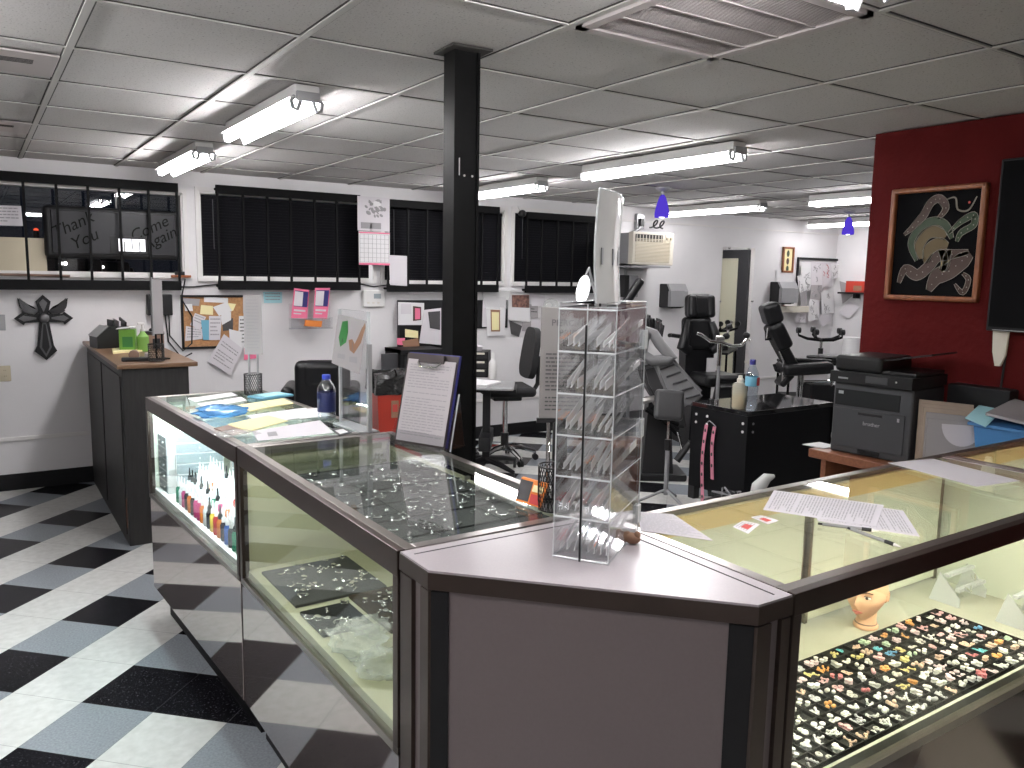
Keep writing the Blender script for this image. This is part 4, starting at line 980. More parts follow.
MB().mm((-w2, -.18, .96), (w2, .18, 1.0), bev=.003).build('top', 'black', t); MB().mm((-w2+.04, .14, 0), (w2-.04, .17, .96)).build('back', 'black', t); MB().mm((-w2, -.18, .62), (w2, .18, .66), bev=.003).build('shelf', 'black', t)
p = at_d(414, 368, 7.1)
t = thing('monitor', 'dark gray flat monitor on the desk behind the red bin', 'monitor', (p.x, YW-.30, .661), 0)
MB().mm((-.13, -.02, .08), (.15, .02, .29), bev=.006).build('screen', 'dplastic', t); MB().mm((-.02, -.01, .0), (.02, .02, .1)).build('stem', 'plastic', t); MB().mm((-.09, -.07, 0), (.09, .07, .012), bev=.004).build('foot', 'plastic', t)
# black drawer tower right of the column
a_ = at_d(463, 350, 7.3); b_ = at_d(487, 376, 7.3)
t = thing('drawer_chest', 'small black drawer chest with white handles standing on the table right of the column', 'drawers', ((a_.x+b_.x)/2, (a_.y+b_.y)/2, b_.z), radians(-38))
cw = .13; hh = a_.z-b_.z
MB().mm((-cw, -.12, 0), (cw, .12, hh), bev=.004).build('carcass', 'black', t)
for k in range(3):
    d = MB().mm((-cw+.008, -.126, .012+k*hh/3), (cw-.008, -.118, (k+1)*hh/3-.006), bev=.002).build('drawer', 'plastic', t)
    MB().mm((-cw+.03, -.140, (k+.7)*hh/3), (cw-.03, -.126, (k+.7)*hh/3+.016)).build('drawer_handle', 'offwhite', d)
zt = b_.z
dr_top = (t.location.x, t.location.y, zt+hh)
t = thing('supply_jumble', 'jumble of small white supplies on top of the black drawer chest', 'supplies', dr_top, radians(-38))
R2 = random.Random(9)
for k in range(7): MB().box((R2.uniform(-.1, .1), R2.uniform(-.06, .06), .02), (.05, .03, .05), (R2.uniform(0, .5), 0, R2.uniform(0, 3)), bev=.008).build('supply_item', 'paper' if k % 2 else 'gray', t)
# pedestal table right of column
pc = at_d(487, 380, 6.8); tz = zt-.004
t = thing('pedestal_table', 'gray topped table on one black post with castor base right of the column', 'table', (pc.x, pc.y, 0), radians(-35))
MB().box((-.06, 0, tz-.012), (.58, .46, .022), bev=.008).build('table_top', 'silver', t)
MB().box((0, 0, tz-.035), (.5, .34, .03)).build('under_frame', 'black', t)
MB().mm((-.032, -.032, .09), (.032, .032, tz-.03), bev=.004).build('post', 'black', t)
MB().mm((-.05, -.24, .24), (.05, .24, .36), bev=.01).build('shelf_box', 'black', t)
for k in range(4):
    a = pi/4+k*pi/2
    MB().tube([(0, 0, .13), (.18*cos(a), .18*sin(a), .11), (.34*cos(a), .34*sin(a), .075)], [.03, .025, .018], 8).build('foot', 'black', t)
    MB().cyl((.34*cos(a)-.012, .34*sin(a), .03), (.34*cos(a)+.012, .34*sin(a), .03), .03).cyl((.34*cos(a), .34*sin(a), .03), (.34*cos(a), .34*sin(a), .075), .008).build('castor', 'plastic', t)
tbl = t
sheet('sheet_stack', 'white sheets lying on the pedestal table right of the column', 'paper', [Vector((pc.x, pc.y, tz+.001))+Vector(v) for v in ((-.28, .02, 0), (-.02, .20, 0), (.13, -.02, 0), (-.13, -.20, 0))], 'paperw', .02)
p = at_d(492.5, 377, 7.15)
t = thing('spray_bottle', 'white squeeze bottle beside the black drawer chest', 'bottle', (p.x, p.y, tz), 0)
MB().lathe([(0, 0), (.035, 0), (.037, .01), (.037, .14), (.018, .17), (.014, .19), (0, .19)], n=18).build('bottle_body', 'white', t); MB().lathe([(.016, .185), (.016, .21), (.005, .24), (0, .24)], n=14).build('nozzle', 'white', t)
# office chairs
def office_chair(name, label, loc, rz, arms=False, wide=1.0, mat_='fabric', seat_z=.47, back_h=.52):
    t = thing(name, label, 'chair', loc, rz)
    MB().box((0, 0, seat_z), (.48*wide, .47, .085), bev=.04, seg=4).build('seat', mat_, t)
    mb = MB()
    def bk(u, v):
        a = 2*pi*u; sx = .21*wide*(1-.12*v*v)*(1 if v < .93 else .85); return None
    prof = []
    W2 = .215*wide
    pts = []
    n = 28
    for i in range(n):
        a = 2*pi*i/n; cx = abs(cos(a))**.55*(1 if cos(a) > 0 else -1); cz = abs(sin(a))**.6*(1 if sin(a) > 0 else -1)
        pts.append((W2*cx*(1-.10*cz), cz*back_h/2))
    M4 = T4((0, .25, seat_z+.10+back_h/2), (radians(90-8), 0, 0))
    MB().prism(pts, .055, M4).build('backrest', mat_, t)
    MB().tube([(0, .08, seat_z-.06), (0, .24, seat_z-.05), (0, .30, seat_z+.05), (0, .31, seat_z+.30)], .022, 8).build('back_bar', 'plastic', t)
    MB().box((0, 0, seat_z-.065), (.22, .26, .05), bev=.012).build('tilt_mechanism', 'plastic', t)
    MB().cyl((0, 0, .12), (0, 0, seat_z-.08), .024).build('gas_column', 'chrome', t); MB().cyl((0, 0, .10), (0, 0, .26), .036).build('column_sleeve', 'plastic', t)
    for k in range(5):
        a = 2*pi*k/5+.3
        MB().tube([(0, 0, .13), (.14*cos(a), .14*sin(a), .125), (.29*cos(a), .29*sin(a), .075)], [.032, .026, .016], 8).build('base_leg', 'chrome' if name == 'office_chair' and not arms else 'plastic', t)
        q = (.29*cos(a), .29*sin(a))
        c = MB(); 
        for s in (-1, 1): c.cyl((q[0]-sin(a)*.012*s-sin(a)*.008, q[1]+cos(a)*.012*s+cos(a)*.008, .028), (q[0]-sin(a)*.012*s+sin(a)*.008, q[1]+cos(a)*.012*s-cos(a)*.008, .028), .028)
        c.cyl((*q, .028), (*q, .08), .007); c.build('castor', 'plastic', t)
    if arms:
        for s in (-1, 1): MB().tube([(s*.25*wide, .12, seat_z-.03), (s*.29*wide, .12, seat_z+.1), (s*.29*wide, .10, seat_z+.22), (s*.28*wide, -.12, seat_z+.22)], .02, 8).build('armrest', 'plastic', t)
    return t
p = at_d(516, 385, 7.35)
office_chair('office_chair', 'black office chair with chrome star base left of the gray price sign', (p.x-.10, p.y+.02, 0), radians(-110), seat_z=.655, back_h=.46)
p = at_d(318, 380, 5.6)
p = at_d(322, 372, 6.2); zt_ = at_d(322, 357, 6.2).z
t = thing('desk_chair', 'bulky black padded armchair behind the water bottle and poster holder', 'chair', (p.x, p.y, 0), radians(-24))
sz_ = .50
MB().box((0, .05, sz_), (.50, .50, .12), bev=.05, seg=4).build('seat', 'leather', t)
MB().box((.02, -.22, (sz_+zt_)/2+.02), (.40, .13, zt_-sz_-.04), (radians(5), 0, 0), bev=.05, seg=4).build('backrest', 'leather', t)
MB().box((.02, -.23, zt_-.10), (.30, .15, .20), (radians(5), 0, 0), bev=.05, seg=4).build('head_cushion', 'leather', t)
for s in (-1, 1): MB().box((s*.235, -.05, sz_+.16), (.10, .44, .36), bev=.045, seg=4).build('armrest', 'leather', t)
MB().cyl((0, 0, .1), (0, 0, sz_-.05), .03).build('gas_column', 'chrome', t)
for k in range(5): MB().tube([(0, 0, .12), (.30*cos(2*pi*k/5), .30*sin(2*pi*k/5), .04)], [.03, .018], 8).build('base_leg', 'plastic', t)
# lit magnifier lamp
p = at_d(583, 290, 6.6)
t = thing('magnifier_lamp', 'bright oval lamp head glowing behind the acrylic tower', 'lamp', (p.x+.25, p.y+.1, 0), 0)
l = Vector((-.25, -.1, p.z)); vn = (EYE-p).normalized(); 
ax = Vector((cos(YAW), -sin(YAW), 0)); Mh = Matrix((ax*1.0, Vector((0, 0, 1)), vn)).transposed().to_4x4()
Mh = Matrix.Translation(l) @ Mh @ Matrix.Rotation(radians(-10), 4, 'Z')
n = 28; E1 = [(.055*cos(2*pi*i/n), .125*sin(2*pi*i/n)) for i in range(n)]; E2 = [(a*.80, b*.88) for a, b in E1]
MB().prism(E1, .03, Mh @ Matrix.Translation((0, 0, -.033))).build('lamp_head', 'white', t); MB().prism(E2, .004, Mh).build('lamp_lens', 'lampon', t)
MB().tube([l+Vector((.02, .06, .02)), l+Vector((.15, .12, .18)), (0, 0, p.z-.15), (0, 0, .1)], .012, 8).build('arm', 'gray', t)
MB().cyl((0, 0, 0), (0, 0, .04), .18, n=24).cyl((0, 0, .04), (0, 0, .12), .03).build('base', 'plastic', t)
# glossy black work table
t = thing('work_table', 'glossy black square table with white bolts beside the printer desk', 'table', (4.98, 4.03, 0), 0)
a_, b_ = (4.525-4.98, 3.80-4.03), (5.50-4.98, 4.34-4.03)
MB().mm((a_[0], a_[1], .718), (b_[0], b_[1], .75), bev=.003).build('table_top', mat('glossy_black', (.012, .012, .013), .04, spec=.9), t)
for (p0, p1) in (((a_[0], a_[1], .10), (a_[0]+.02, b_[1], .716)), ((a_[0]+.02, a_[1], .10), (b_[0], a_[1]+.02, .716)), ((b_[0]-.02, a_[1], .10), (b_[0], b_[1], .716))): MB().mm(p0, p1).build('panel', mat('flat_black', (.006, .006, .007), .6, spec=.15), t)
for s in ((a_[0]+.03, a_[1]+.03), (b_[0]-.03, a_[1]+.03), (a_[0]+.03, b_[1]-.03), (b_[0]-.03, b_[1]-.03)): MB().mm((s[0]-.03, s[1]-.03, 0), (s[0]+.03, s[1]+.03, .10)).build('foot', 'plastic', t)
for (yy, zz) in ((a_[1]+.04, .66), (a_[1]+.04, .60), (b_[1]-.05, .66), (b_[1]-.05, .60), (b_[1]-.16, .66), (b_[1]-.16, .60)): MB().cyl((a_[0]-.004, yy, zz), (a_[0], yy, zz), .010).build('bolt', 'white', t)
for xx in (a_[0]+.06, ): 
    for zz in (.66, .60): MB().cyl((xx, a_[1]-.004, zz), (xx, a_[1], zz), .009).build('bolt', 'gray', t)
p = on_z(742, 409, .75)
t = thing('squeeze_bottle', 'milky squeeze bottle half full of amber liquid on the glossy black table', 'bottle', (p.x, p.y+.03, .751), 0)
MB().lathe([(0, .0), (.050, 0), (.054, .012), (.054, .165), (.046, .185), (.022, .192), (.020, .198), (0, .198)], n=22).build('bottle_body', 'milky', t)
MB().lathe([(0, .004), (.048, .004), (.051, .012), (.051, .095), (0, .095)], n=22).build('liquid', 'soap', t)
MB().lathe([(.024, .192), (.024, .215), (.016, .222), (.014, .240), (0, .240)], n=16).build('nozzle', 'offwhite', t)
def water_bottle(label, loc, h, r, label_m, cap, style):
    t = thing('water_bottle', label, 'water bottle', loc, 0)
    k = h/.24
    MB().lathe([(0, 0), (r*.8, 0), (r, .01*k), (r*.97, .04*k), (r, .06*k), (r*.94, .08*k), (r, .10*k), (r, .155*k), (r*.93, .175*k), (r*.55, .205*k), (r*.40, .215*k), (r*.40, .226*k)], n=24).build('bottle_body', 'water', t)
    l0, l1 = (.115, .160) if style == 0 else (.045, .150)
    MB().lathe([(r*.98, l0*k), (r*1.012, (l0+.003)*k), (r*1.012, (l1-.003)*k), (r*.98, l1*k)], n=24).build('label_band', label_m, t)
    MB().lathe([(0, .240*k), (r*.42, .240*k), (r*.45, .236*k), (r*.45, .216*k), (0, .216*k)], n=20).build('cap', cap, t)
    return t
p = on_z(753, 411.5, .75)
wt = water_bottle('clear water bottle with blue and red label on the glossy black table', (p.x+.03, p.y+.05, .751), .365, .047, 'cyanlabel', 'navy', 0)
MB().mm((-.004, -.0485, .180), (.026, -.036, .240), bev=.003).build('red_label', 'redlabel', wt)
# pink dotted strap hanging at the table corner
p = on_x(698, 425, 4.52)
t = thing('strap', 'pink dotted strap hanging from the corner of the glossy black table', 'strap', (4.517, p.y-.10, .60), 0)
for k, (dy, ln) in enumerate(((0, .62), (-.085, .40))):
    mb = MB(); mb.grid(lambda u, v: (-.012-.006*sin(v*5+k), dy+(u-.5)*.030+.02*sin(v*3), -.0-v*ln), 2, 14); mb.grid(lambda u, v: (-.015-.006*sin(v*5+k), dy+(u-.5)*.030+.02*sin(v*3), -.0-v*ln), 2, 14); mb.build('ribbon', 'pinkdot', t)
    for i in range(int(ln/.085)):
        v = (i+.5)*.085/ln; MB().ball((-.018-.006*sin(v*5+k), dy+.02*sin(v*3), -v*ln), (.003, .009, .014), 8).build('dot', 'ink', t)
MB().tube([(-.01, 0, -.62), (-.02, -.01, -.65), (-.01, -.03, -.66), (-.015, -.0, -.66)], .006, 6).build('clip', 'steel', t)
MB().tube([(.0, .0, .02), (-.016, -.03, .035), (-.014, -.06, .02), (-.012, -.09, 0)], .004, 6).build('cord', 'gray', t)
# things under the table edge on the floor
p = on_z(735, 492, .12)
t = thing('hand_sculpture', 'pale gray hooked figure standing on the floor before the black table', 'figure', (4.33, 3.52, 0), 0)
MB().tube([(0, 0, 0), (.0, .0, .12), (-.01, .0, .22), (.0, -.01, .30), (.05, -.03, .36), (.10, -.05, .37)], [.06, .055, .045, .05, .035, .012], 12).build('figure', 'pinklotion', t)
p = on_z(705, 497, .1)
t = thing('foot_pedal_box', 'black box of cords and pedals on the floor by the table corner', 'box', (4.36, 3.80, 0), .1)
MB().mm((-.11, -.13, 0), (.11, .13, .13), bev=.01).build('box', 'plastic', t); MB().mm((-.114, -.06, .04), (-.108, .08, .10)).build('label_plate', 'grayink', t)
R2 = random.Random(4)
for k in range(4): MB().tube([(R2.uniform(-.09, .09), R2.uniform(-.11, .11), .13+abs(sin(j*1.3+k))*.07) for j in range(6)], .007, 6).build('cord', 'gray' if k % 2 else 'plastic', t)
# armrest pad on a stand
t = thing('armrest_stand', 'gray padded armrest on a chrome stand left of the black table', 'armrest', (4.21, 4.26, 0), 0)
pad = at_d(669, 405, 5.95)-Vector((4.21, 4.26, 0)); pd = pad
Rm = Matrix((ax, Vector((0, 0, 1)), -Vector((sin(YAW), cos(YAW), 0)))).transposed()
rotm = Rm.to_4x4() @ Matrix.Rotation(radians(-18), 4, 'X') @ Matrix.Rotation(radians(-4), 4, 'Z')
mb = MB(); mb.box((0, 0, 0), (.215, .225, .075), bev=.03, seg=4); bmesh.ops.transform(mb.bm, matrix=Matrix.Translation(pad) @ rotm, verts=mb.bm.verts); mb.build('pad', 'dleather', t)
MB().cyl((0, 0, .08), (0, 0, .46), .017).build('outer_pole', 'gray', t); MB().cyl((0, 0, .4), (pad.x*.6, pad.y*.6, pad.z-.08), .010).build('inner_pole', 'chrome', t); MB().cyl((0, 0, .42), (0, 0, .50), .024).build('collar', 'plastic', t)
MB().tube([(0, 0, pad.z-.12), (pad.x, pad.y, pad.z)], .014, 8).build('tilt_joint', 'plastic', t)
for k in range(3):
    a = 2*pi*k/3+.5; MB().tube([(0, 0, .12), (.24*cos(a), .24*sin(a), .015)], .011, 8).build('tripod_leg', 'gray', t)
    MB().ball((.24*cos(a), .24*sin(a), .015), .015, 8).build('foot', 'plastic', t)
# ------------------------------------------------------------------ tattoo chairs
def oriented(mb, loc, yaw, pitch, roll=0): 
    m = Matrix.Translation(loc) @ Euler((pitch, roll, yaw), 'XYZ').to_matrix().to_4x4(); bmesh.ops.transform(mb.bm, matrix=m, verts=mb.bm.verts); return mb
def pad(c, d, rot=(0, 0, 0), b=.035): return MB().box(c, d, rot, bev=b, seg=4)
# black chair in the middle: faces right and towards the viewer. local +x = right along the wall, -y = towards the viewer
p = at_d(694, 347, 8.3)
t = thing('tattoo_chair', 'black leather tattoo chair with thick headrest in front of the mirror', 'tattoo chair', (p.x, p.y, 0), radians(-20), 'padded tattoo chairs')
k = 8.3/FPX
zz = lambda py, d=8.3, px_=700: at_d(px_, py, d).z
z_h1, z_h0, z_b1, z_b0, z_s = zz(294), zz(318), zz(319), zz(348), zz(374)
pad((.03, 0, (z_h0+z_h1)/2), (.27, .16, z_h1-z_h0), (radians(-6), 0, 0), .05).build('headrest', 'leather', t)
for s in (-1, 1): pad((.03+s*.10, -.055, (z_h0+z_h1)/2), (.085, .10, (z_h1-z_h0)*.94), (radians(-6), 0, radians(s*12)), .035).build('headrest_wing', 'leather', t)
MB().tube([(.03, .04, z_h0+.02), (.03, .05, z_b1-.06)], .018, 8).build('headrest_post', 'chrome', t)
pad((.02, .0, (z_b0+z_b1)/2), (.30, .15, z_b1-z_b0+.05), (radians(-6), 0, 0), .05).build('backrest', 'leather', t)
for s in (-1, 1): MB().tube([(.02+s*.13, -.05, z_b1-.03), (.02+s*.16, -.09, (z_b1+z_b0)/2), (.02+s*.19, -.10, z_b0+.02), (.02+s*.12, -.09, z_b0-.02)], [.04, .05, .065, .05], 12).build('side_bolster', 'leather', t)
mb = MB(); frus(mb, .145, .16, z_s-.25, z_b0+.03, 0.04, .02, .07, .08); mb.build('lower_back', 'leather', t)
pad((.14, -.20, z_s-.03), (.40, .46, .12), (0, 0, 0), .045).build('seat', 'leather', t)
pad((.33, -.28, z_s-.005), (.12, .44, .075), (radians(-7), 0, radians(10)), .03).build('armrest', 'leather', t)
pad((.19, -.42, z_s-.24), (.34, .10, .40), (radians(18), 0, 0), .04).build('leg_rest', 'leather', t)
frus(MB(), .20, .12, .0, z_s-.25, .06, -.02, .24, .12).build('pedestal', 'leather', t)
MB().tube([(-.05, .12, z_b0+.10), (-.20, .14, z_b0+.12), (-.23, .10, z_b0+.12)], .022, 8).build('side_handle', 'plastic', t)
MB().tube([(-.08, .10, .35), (-.09, .11, z_b0-.05)], .012, 8).build('support_rod', 'chrome', t)
MB().mm((.10, -.12, z_s+.02), (.19, -.095, z_s+.17)).build('white_tag', 'paperw', t)
# chrome arm bar in front of it
p = at_d(719, 360, 7.45)
t = thing('armrest_bar', 'curved chrome arm bar with black knobs in front of the middle black chair', 'arm bar', (p.x, p.y, 0), radians(-33))
zb = at_d(719, 338, 7.45).z; u = 7.45/FPX
MB().tube([(-23*u, 0, zb+.04), (-19*u, 0, zb+.03), (-10*u, -.01, zb-.03), (0, -.01, zb-.035), (12*u, -.01, zb-.07), (22*u, 0, zb-.06), (26*u, 0, zb-.0)], .016, 10).build('curved_bar', 'chrome', t)
MB().cyl((0, 0, zb-.25), (0, 0, zb-.02), .022).build('socket', 'chrome', t); MB().cyl((0, 0, .05), (0, 0, zb-.24), .016).build('pole', 'gray', t)
MB().tube([(-4*u, 0, zb), (4*u, 0, zb)], .024, 8).build('clamp', 'steel', t)
for s, zq in ((26, zb+.03), (6, zb+.02)): MB().ball((s*u, 0, zq), (.035, .03, .03), 12).build('knob', 'plastic', t)
MB().tube([(7*u, 0, zb), (8*u, .01, zb+.09)], .012, 8).build('upright', 'chrome', t); MB().tube([(6*u, 0, zb+.10), (11*u, 0, zb+.115)], .028, 8).build('grip', 'plastic', t)
for q in range(4): MB().tube([(0, 0, .07), (.25*cos(q*pi/2+.4), .25*sin(q*pi/2+.4), .02)], .016, 8).build('base_leg', 'gray', t)
# right chair, side view, facing right
p = at_d(800, 372, 9.0)
t = thing('tattoo_chair', 'black tattoo chair with raised back below the hanging drawings', 'tattoo chair', (p.x, p.y, 0), radians(-33.5), 'padded tattoo chairs')
u = 9.0/FPX
def L(px_, py_, off=0): 
    q = at_d(px_, py_, 9.0)-p; return Vector((q.dot(ax), off, at_d(px_, py_, 9.0).z))
def limb(px0, px1, thick, width, m, nm, b=.035):
    a_, b_ = L(*px0), L(*px1); d = b_-a_; ang = math.atan2(d.x, d.z)
    return MB().box((a_+b_)/2, (thick, width, d.length), (0, ang, 0), bev=b, seg=4).build(nm, m, t)
limb((765, 303), (772, 323), .19, .26, 'leather', 'headrest', .05)
limb((770, 323), (783, 348), .17, .30, 'leather', 'backrest', .05)
limb((778, 344), (791, 366), .12, .24, 'leather', 'lower_back')
limb((779, 369), (828, 366), .13, .40, 'leather', 'seat', .05)
limb((791, 360), (831, 362), .06, .10, 'leather', 'armrest', .025)
limb((779, 385), (790, 373), .07, .24, 'leather', 'leg_rest', .025)
MB().tube([L(774, 364), L(776, 370), L(784, 372)], .020, 8).build('lever', 'plastic', t)
MB().tube([L(765, 330), L(765, 339), L(772, 338)], .02, 8).build('side_handle', 'plastic', t); MB().tube([L(765, 327, -.05), L(764, 338, -.05)], .012, 8).build('support_rod', 'chrome', t)
MB().tube([L(775, 350, -.1), L(780, 360, -.1), L(780, 380, -.1)], .010, 8).build('support_rod', 'chrome', t)
for xx, yy in ((798, -.14), (803, .12), (827, -.14)): MB().cyl((L(xx, 375).x, yy, .0), (L(xx, 375).x, yy, L(xx, 372).z), .018).build('frame_leg', 'chrome', t)
MB().tube([L(800, 380, -.14), L(829, 380, -.14)], .016, 8).build('frame_bar', 'chrome', t)
MB().mm((L(806, 380).x, -.16, .02), (L(832, 380).x, .16, L(806, 383).z), bev=.02).build('lift_base', 'black', t)
# gray chair at left of the table
p = at_d(675, 400, 6.7)
t = thing('tattoo_chair', 'gray ribbed tattoo chair with looped armrest behind the armrest stand', 'tattoo chair', (p.x, p.y, 0), radians(-33.5), 'padded tattoo chairs')
D_ = 6.7; u = D_/FPX
def L(px_, py_, off=0):
    q = at_d(px_, py_, D_)-p; return Vector((q.dot(ax), off, at_d(px_, py_, D_).z))
def plate(poly, off, th, m, nm, b=None):
    mb = MB(); P_ = [L(a, c, 0) for a, c in poly]
    a_ = [mb.bm.verts.new((q.x, off, q.z)) for q in P_]; b_ = [mb.bm.verts.new((q.x, off+th, q.z)) for q in P_]
    mb.bm.faces.new(a_[::-1]); mb.bm.faces.new(b_)
    for i in range(len(P_)): mb.bm.faces.new((a_[i], a_[(i+1) % len(P_)], b_[(i+1) % len(P_)], b_[i]))
    bmesh.ops.recalc_face_normals(mb.bm, faces=mb.bm.faces)
    bmesh.ops.bevel(mb.bm, geom=[e for e in mb.bm.edges], offset=b or .02, segments=3, affect='EDGES'); mb.bev = True
    return mb.build(nm, m, t)
plate([(651, 361), (671, 356), (697, 386), (704, 392), (697, 402), (688, 408), (672, 402), (662, 388)], -.05, .30, 'gleather', 'ribbed_cushion', .03)
for k in range(6):
    a_ = (659+6.5*k, 367+7.2*k); MB().tube([L(a_[0]-1, a_[1]+1.5, -.058), L(a_[0]+13, a_[1]-4+k*.4, -.058)], .008, 6).build('seam', 'dleather', t)
plate([(640, 366), (655, 362), (666, 386), (668, 412), (655, 402), (645, 385)], -.02, .28, 'dleather', 'side_shell', .03)
plate([(646, 316), (655, 315), (658, 337), (647, 334)], .10, .24, 'leather', 'headrest', .03); plate([(656, 317), (665, 322), (662, 341), (655, 337)], .04, .24, 'dleather', 'headrest_pad', .03)
P_ = [L(*q, -.08) for q in ((640, 352), (641, 338), (645, 329), (650, 332), (657, 343), (665, 352), (669, 355), (664, 358), (650, 359))]
MB().tube(P_, .045, 10, close=True).build('armrest_loop', 'gleather', t)
plate([(668, 398), (682, 400), (688, 430), (676, 428)], .0, .12, 'dleather', 'leg_rest', .02)
MB().mm((-.32, -.05, 0), (.12, .35, .06), bev=.015).build('base_plate', 'plastic', t)
mb = MB(); frus(mb, .13, .09, .06, L(655, 400).z, -.12, .12); mb.build('lift_column', 'plastic', t)
MB().tube([L(642, 400, -.04), L(652, 398, -.04), L(658, 405, -.04)], .03, 8).build('chrome_arm', 'steel', t)
for k in range(3): MB().tube([L(645+k*6, 408, -.06+.05*k), L(660+k*5, 418+4*k, -.06), L(678, 424+5*k, -.03)], .022, 8).build('linkage', 'iron', t)
MB().tube([L(689, 440, -.1), L(676, 460, -.1)], .03, 8).build('foot_bar', 'plastic', t)
MB().tube([L(676, 430, -.1), L(682, 452, -.1)], .012, 8).build('rod', 'chrome', t)
# black slanting arm pad behind the tower
p = at_d(632, 300, 7.5)
t = thing('arm_pad', 'slanting black arm pad rising behind the acrylic tower', 'arm pad', (p.x, p.y, 0), radians(-33.5))
D_ = 7.5
limb((622, 309), (641, 279), .075, .12, 'leather', 'pad', .03)
MB().tube([L(626, 312), L(628, 330), (0, 0, .5), (0, 0, .06)], .016, 8).build('stand', 'gray', t); MB().mm((-.2, -.2, 0), (.2, .2, .05), bev=.015).build('base', 'plastic', t)
x, z, w_, h_ = wbox(619, 275, 632, 297)
t = thing('soap_dispenser', 'small gray and black dispenser on the wall below the air conditioner', 'dispenser', (x, YW, z), 0)
MB().mm((-w_/2, -.10, -h_/2), (-w_/6, 0, h_/2), bev=.008).build('back_housing', 'plastic', t); MB().mm((-w_/6, -.11, -h_/2), (w_/2, 0, h_/2), bev=.012).build('cover', 'silver', t)
# work cart with upturned stool, tray and paper roll
D_ = 10.0; p = at_d(816, 370, D_); ct = at_d(816, 361, D_).z
t = thing('work_cart', 'black work cart behind the right tattoo chair', 'cart', (p.x, p.y, 0), radians(-33.5))
MB().mm((-.42, -.22, ct-.03), (.50, .22, ct), bev=.004).build('top', 'black', t)
for s in (-.40, .47):
    for q in (-.2, .2): MB().cyl((s, q, 0), (s, q, ct-.02), .015).build('leg', 'iron', t)
MB().mm((-.40, -.2, .25), (.48, .2, .28)).build('shelf', 'black', t)
up = Vector((p.x, p.y, ct))
t = thing('stool', 'stool upside down on the black cart with five castors in the air', 'stool', (p.x+.04*ax.x, p.y+.04*ax.y, ct+.001), radians(-33.5))
zc = at_d(816, 338, D_).z-ct
MB().cyl((0, 0, 0), (0, 0, .06), .16, n=28).build('seat', 'leather', t); MB().cyl((0, 0, .06), (0, 0, zc), .018).build('gas_column', 'chrome', t); MB().cyl((0, 0, .06), (0, 0, .16), .03).build('column_sleeve', 'plastic', t)
for k in range(5):
    a = 2*pi*k/5+.35; q = (.27*cos(a), .27*sin(a))
    MB().tube([(0, 0, zc-.02), (q[0]*.6, q[1]*.6, zc-.01), (*q, zc+.03)], [.022, .018, .014], 8).build('base_leg', 'iron', t)
    MB().cyl((*q, zc+.03), (*q, zc+.06), .008).cyl((q[0]-.022, q[1], zc+.09), (q[0]+.022, q[1], zc+.09), .036).build('castor', 'plastic', t)
q = at_d(838, 356, 9.75)
t = thing('machine_tray', 'gray tray and small black machine on the work cart', 'tray', (q.x, q.y, ct), radians(-33.5))
MB().mm((-.20, -.10, .075), (.26, .12, .10), bev=.006).build('tray', 'silver', t); MB().mm((-.02, -.08, 0), (.22, .1, .075), bev=.01).build('machine', 'plastic', t); MB().mm((-.17, -.05, 0), (-.14, .05, .08)).build('support', 'plastic', t)
q = at_d(853, 348, 9.1)
t = thing('paper_roll', 'white paper roll beside the red wall edge', 'paper roll', (q.x, q.y, q.z-.12), 0)
MB().lathe([(.025, 0), (.11, 0), (.11, .24), (.025, .24), (.025, 0)], n=28).build('roll', 'paperw', t)
s_ = thing('side_stand', 'dark stand holding the white paper roll by the red wall edge', 'stand', (q.x, q.y, 0), 0)
MB().mm((-.14, -.14, q.z-.15), (.14, .14, q.z-.121), bev=.004).build('top', 'black', s_); MB().mm((-.02, -.02, .02), (.02, .02, q.z-.14)).build('post', 'black', s_); MB().mm((-.15, -.15, 0), (.15, .15, .02)).build('base', 'black', s_)
# ------------------------------------------------------------------ printer desk
DZ = .82; ry = radians(-84)
t = thing('desk', 'red brown wooden desk under the printer by the red wall', 'desk', (3.80, 2.16, 0), 0)
MB().mm((-.235, -.62, DZ-.045), (.235, .43, DZ), bev=.006).build('desk_top', 'deskwood', t)
for yy in (.36, -.58): MB().mm((-.20, yy-.015, 0), (.22, yy+.015, DZ-.045), bev=.003).build('side_panel', 'deskwood', t)
MB().mm((.19, -.56, .2), (.21, .34, DZ-.045)).build('back_panel', 'deskwood', t)
q = on_z(812, 447, DZ)
sheet('sheet_scrap', 'white paper scrap on the left end of the printer desk', 'paper', [Vector((q.x, q.y, DZ+.001))+Vector(v) for v in ((0, .06, 0), (.13, .05, 0), (.13, -.07, 0), (.01, -.06, 0))], 'paperw', .004)
# printer: local -y is its front; front faces the viewer's left (-X)
t = thing('printer', 'dark gray laser printer with raised document tray on the red brown desk', 'printer', (3.805, 2.325, DZ), radians(-84))
w2, d2, h = .20, .16, .36
MB().mm((-w2, -d2, 0), (w2, d2+.02, h), bev=.012, seg=3).build('body', 'printer', t)
MB().mm((-w2+.012, -d2-.006, .035), (w2-.03, -d2+.01, h-.13), bev=.004).build('front_door', 'printer', t)
MB().mm((-w2+.012, -d2-.003, h-.118), (w2-.06, -d2+.02, h-.035), bev=.002).build('output_slot', 'black', t)
MB().mm((-.06, -d2-.009, h-.155), (.06, -d2-.003, h-.142), bev=.002).build('door_latch', 'plastic', t)
MB().mm((-.05, -d2-.008, .012), (.06, -d2, .032), bev=.002).build('paper_tray_grip', 'black', t)
text('brother', .027, 'silver', 'maker_logo', t, T4((.01, -d2-.0065, .165), WALLROT), .0006)
MB().box((w2-.06, -d2-.004, h-.155), (.012, .004, .018)).build('status_light', 'silver', t)
MB().mm((-w2+.03, -d2-.005, h-.06), (-w2+.055, -d2, h-.045)).build('usb_port', 'silver', t)
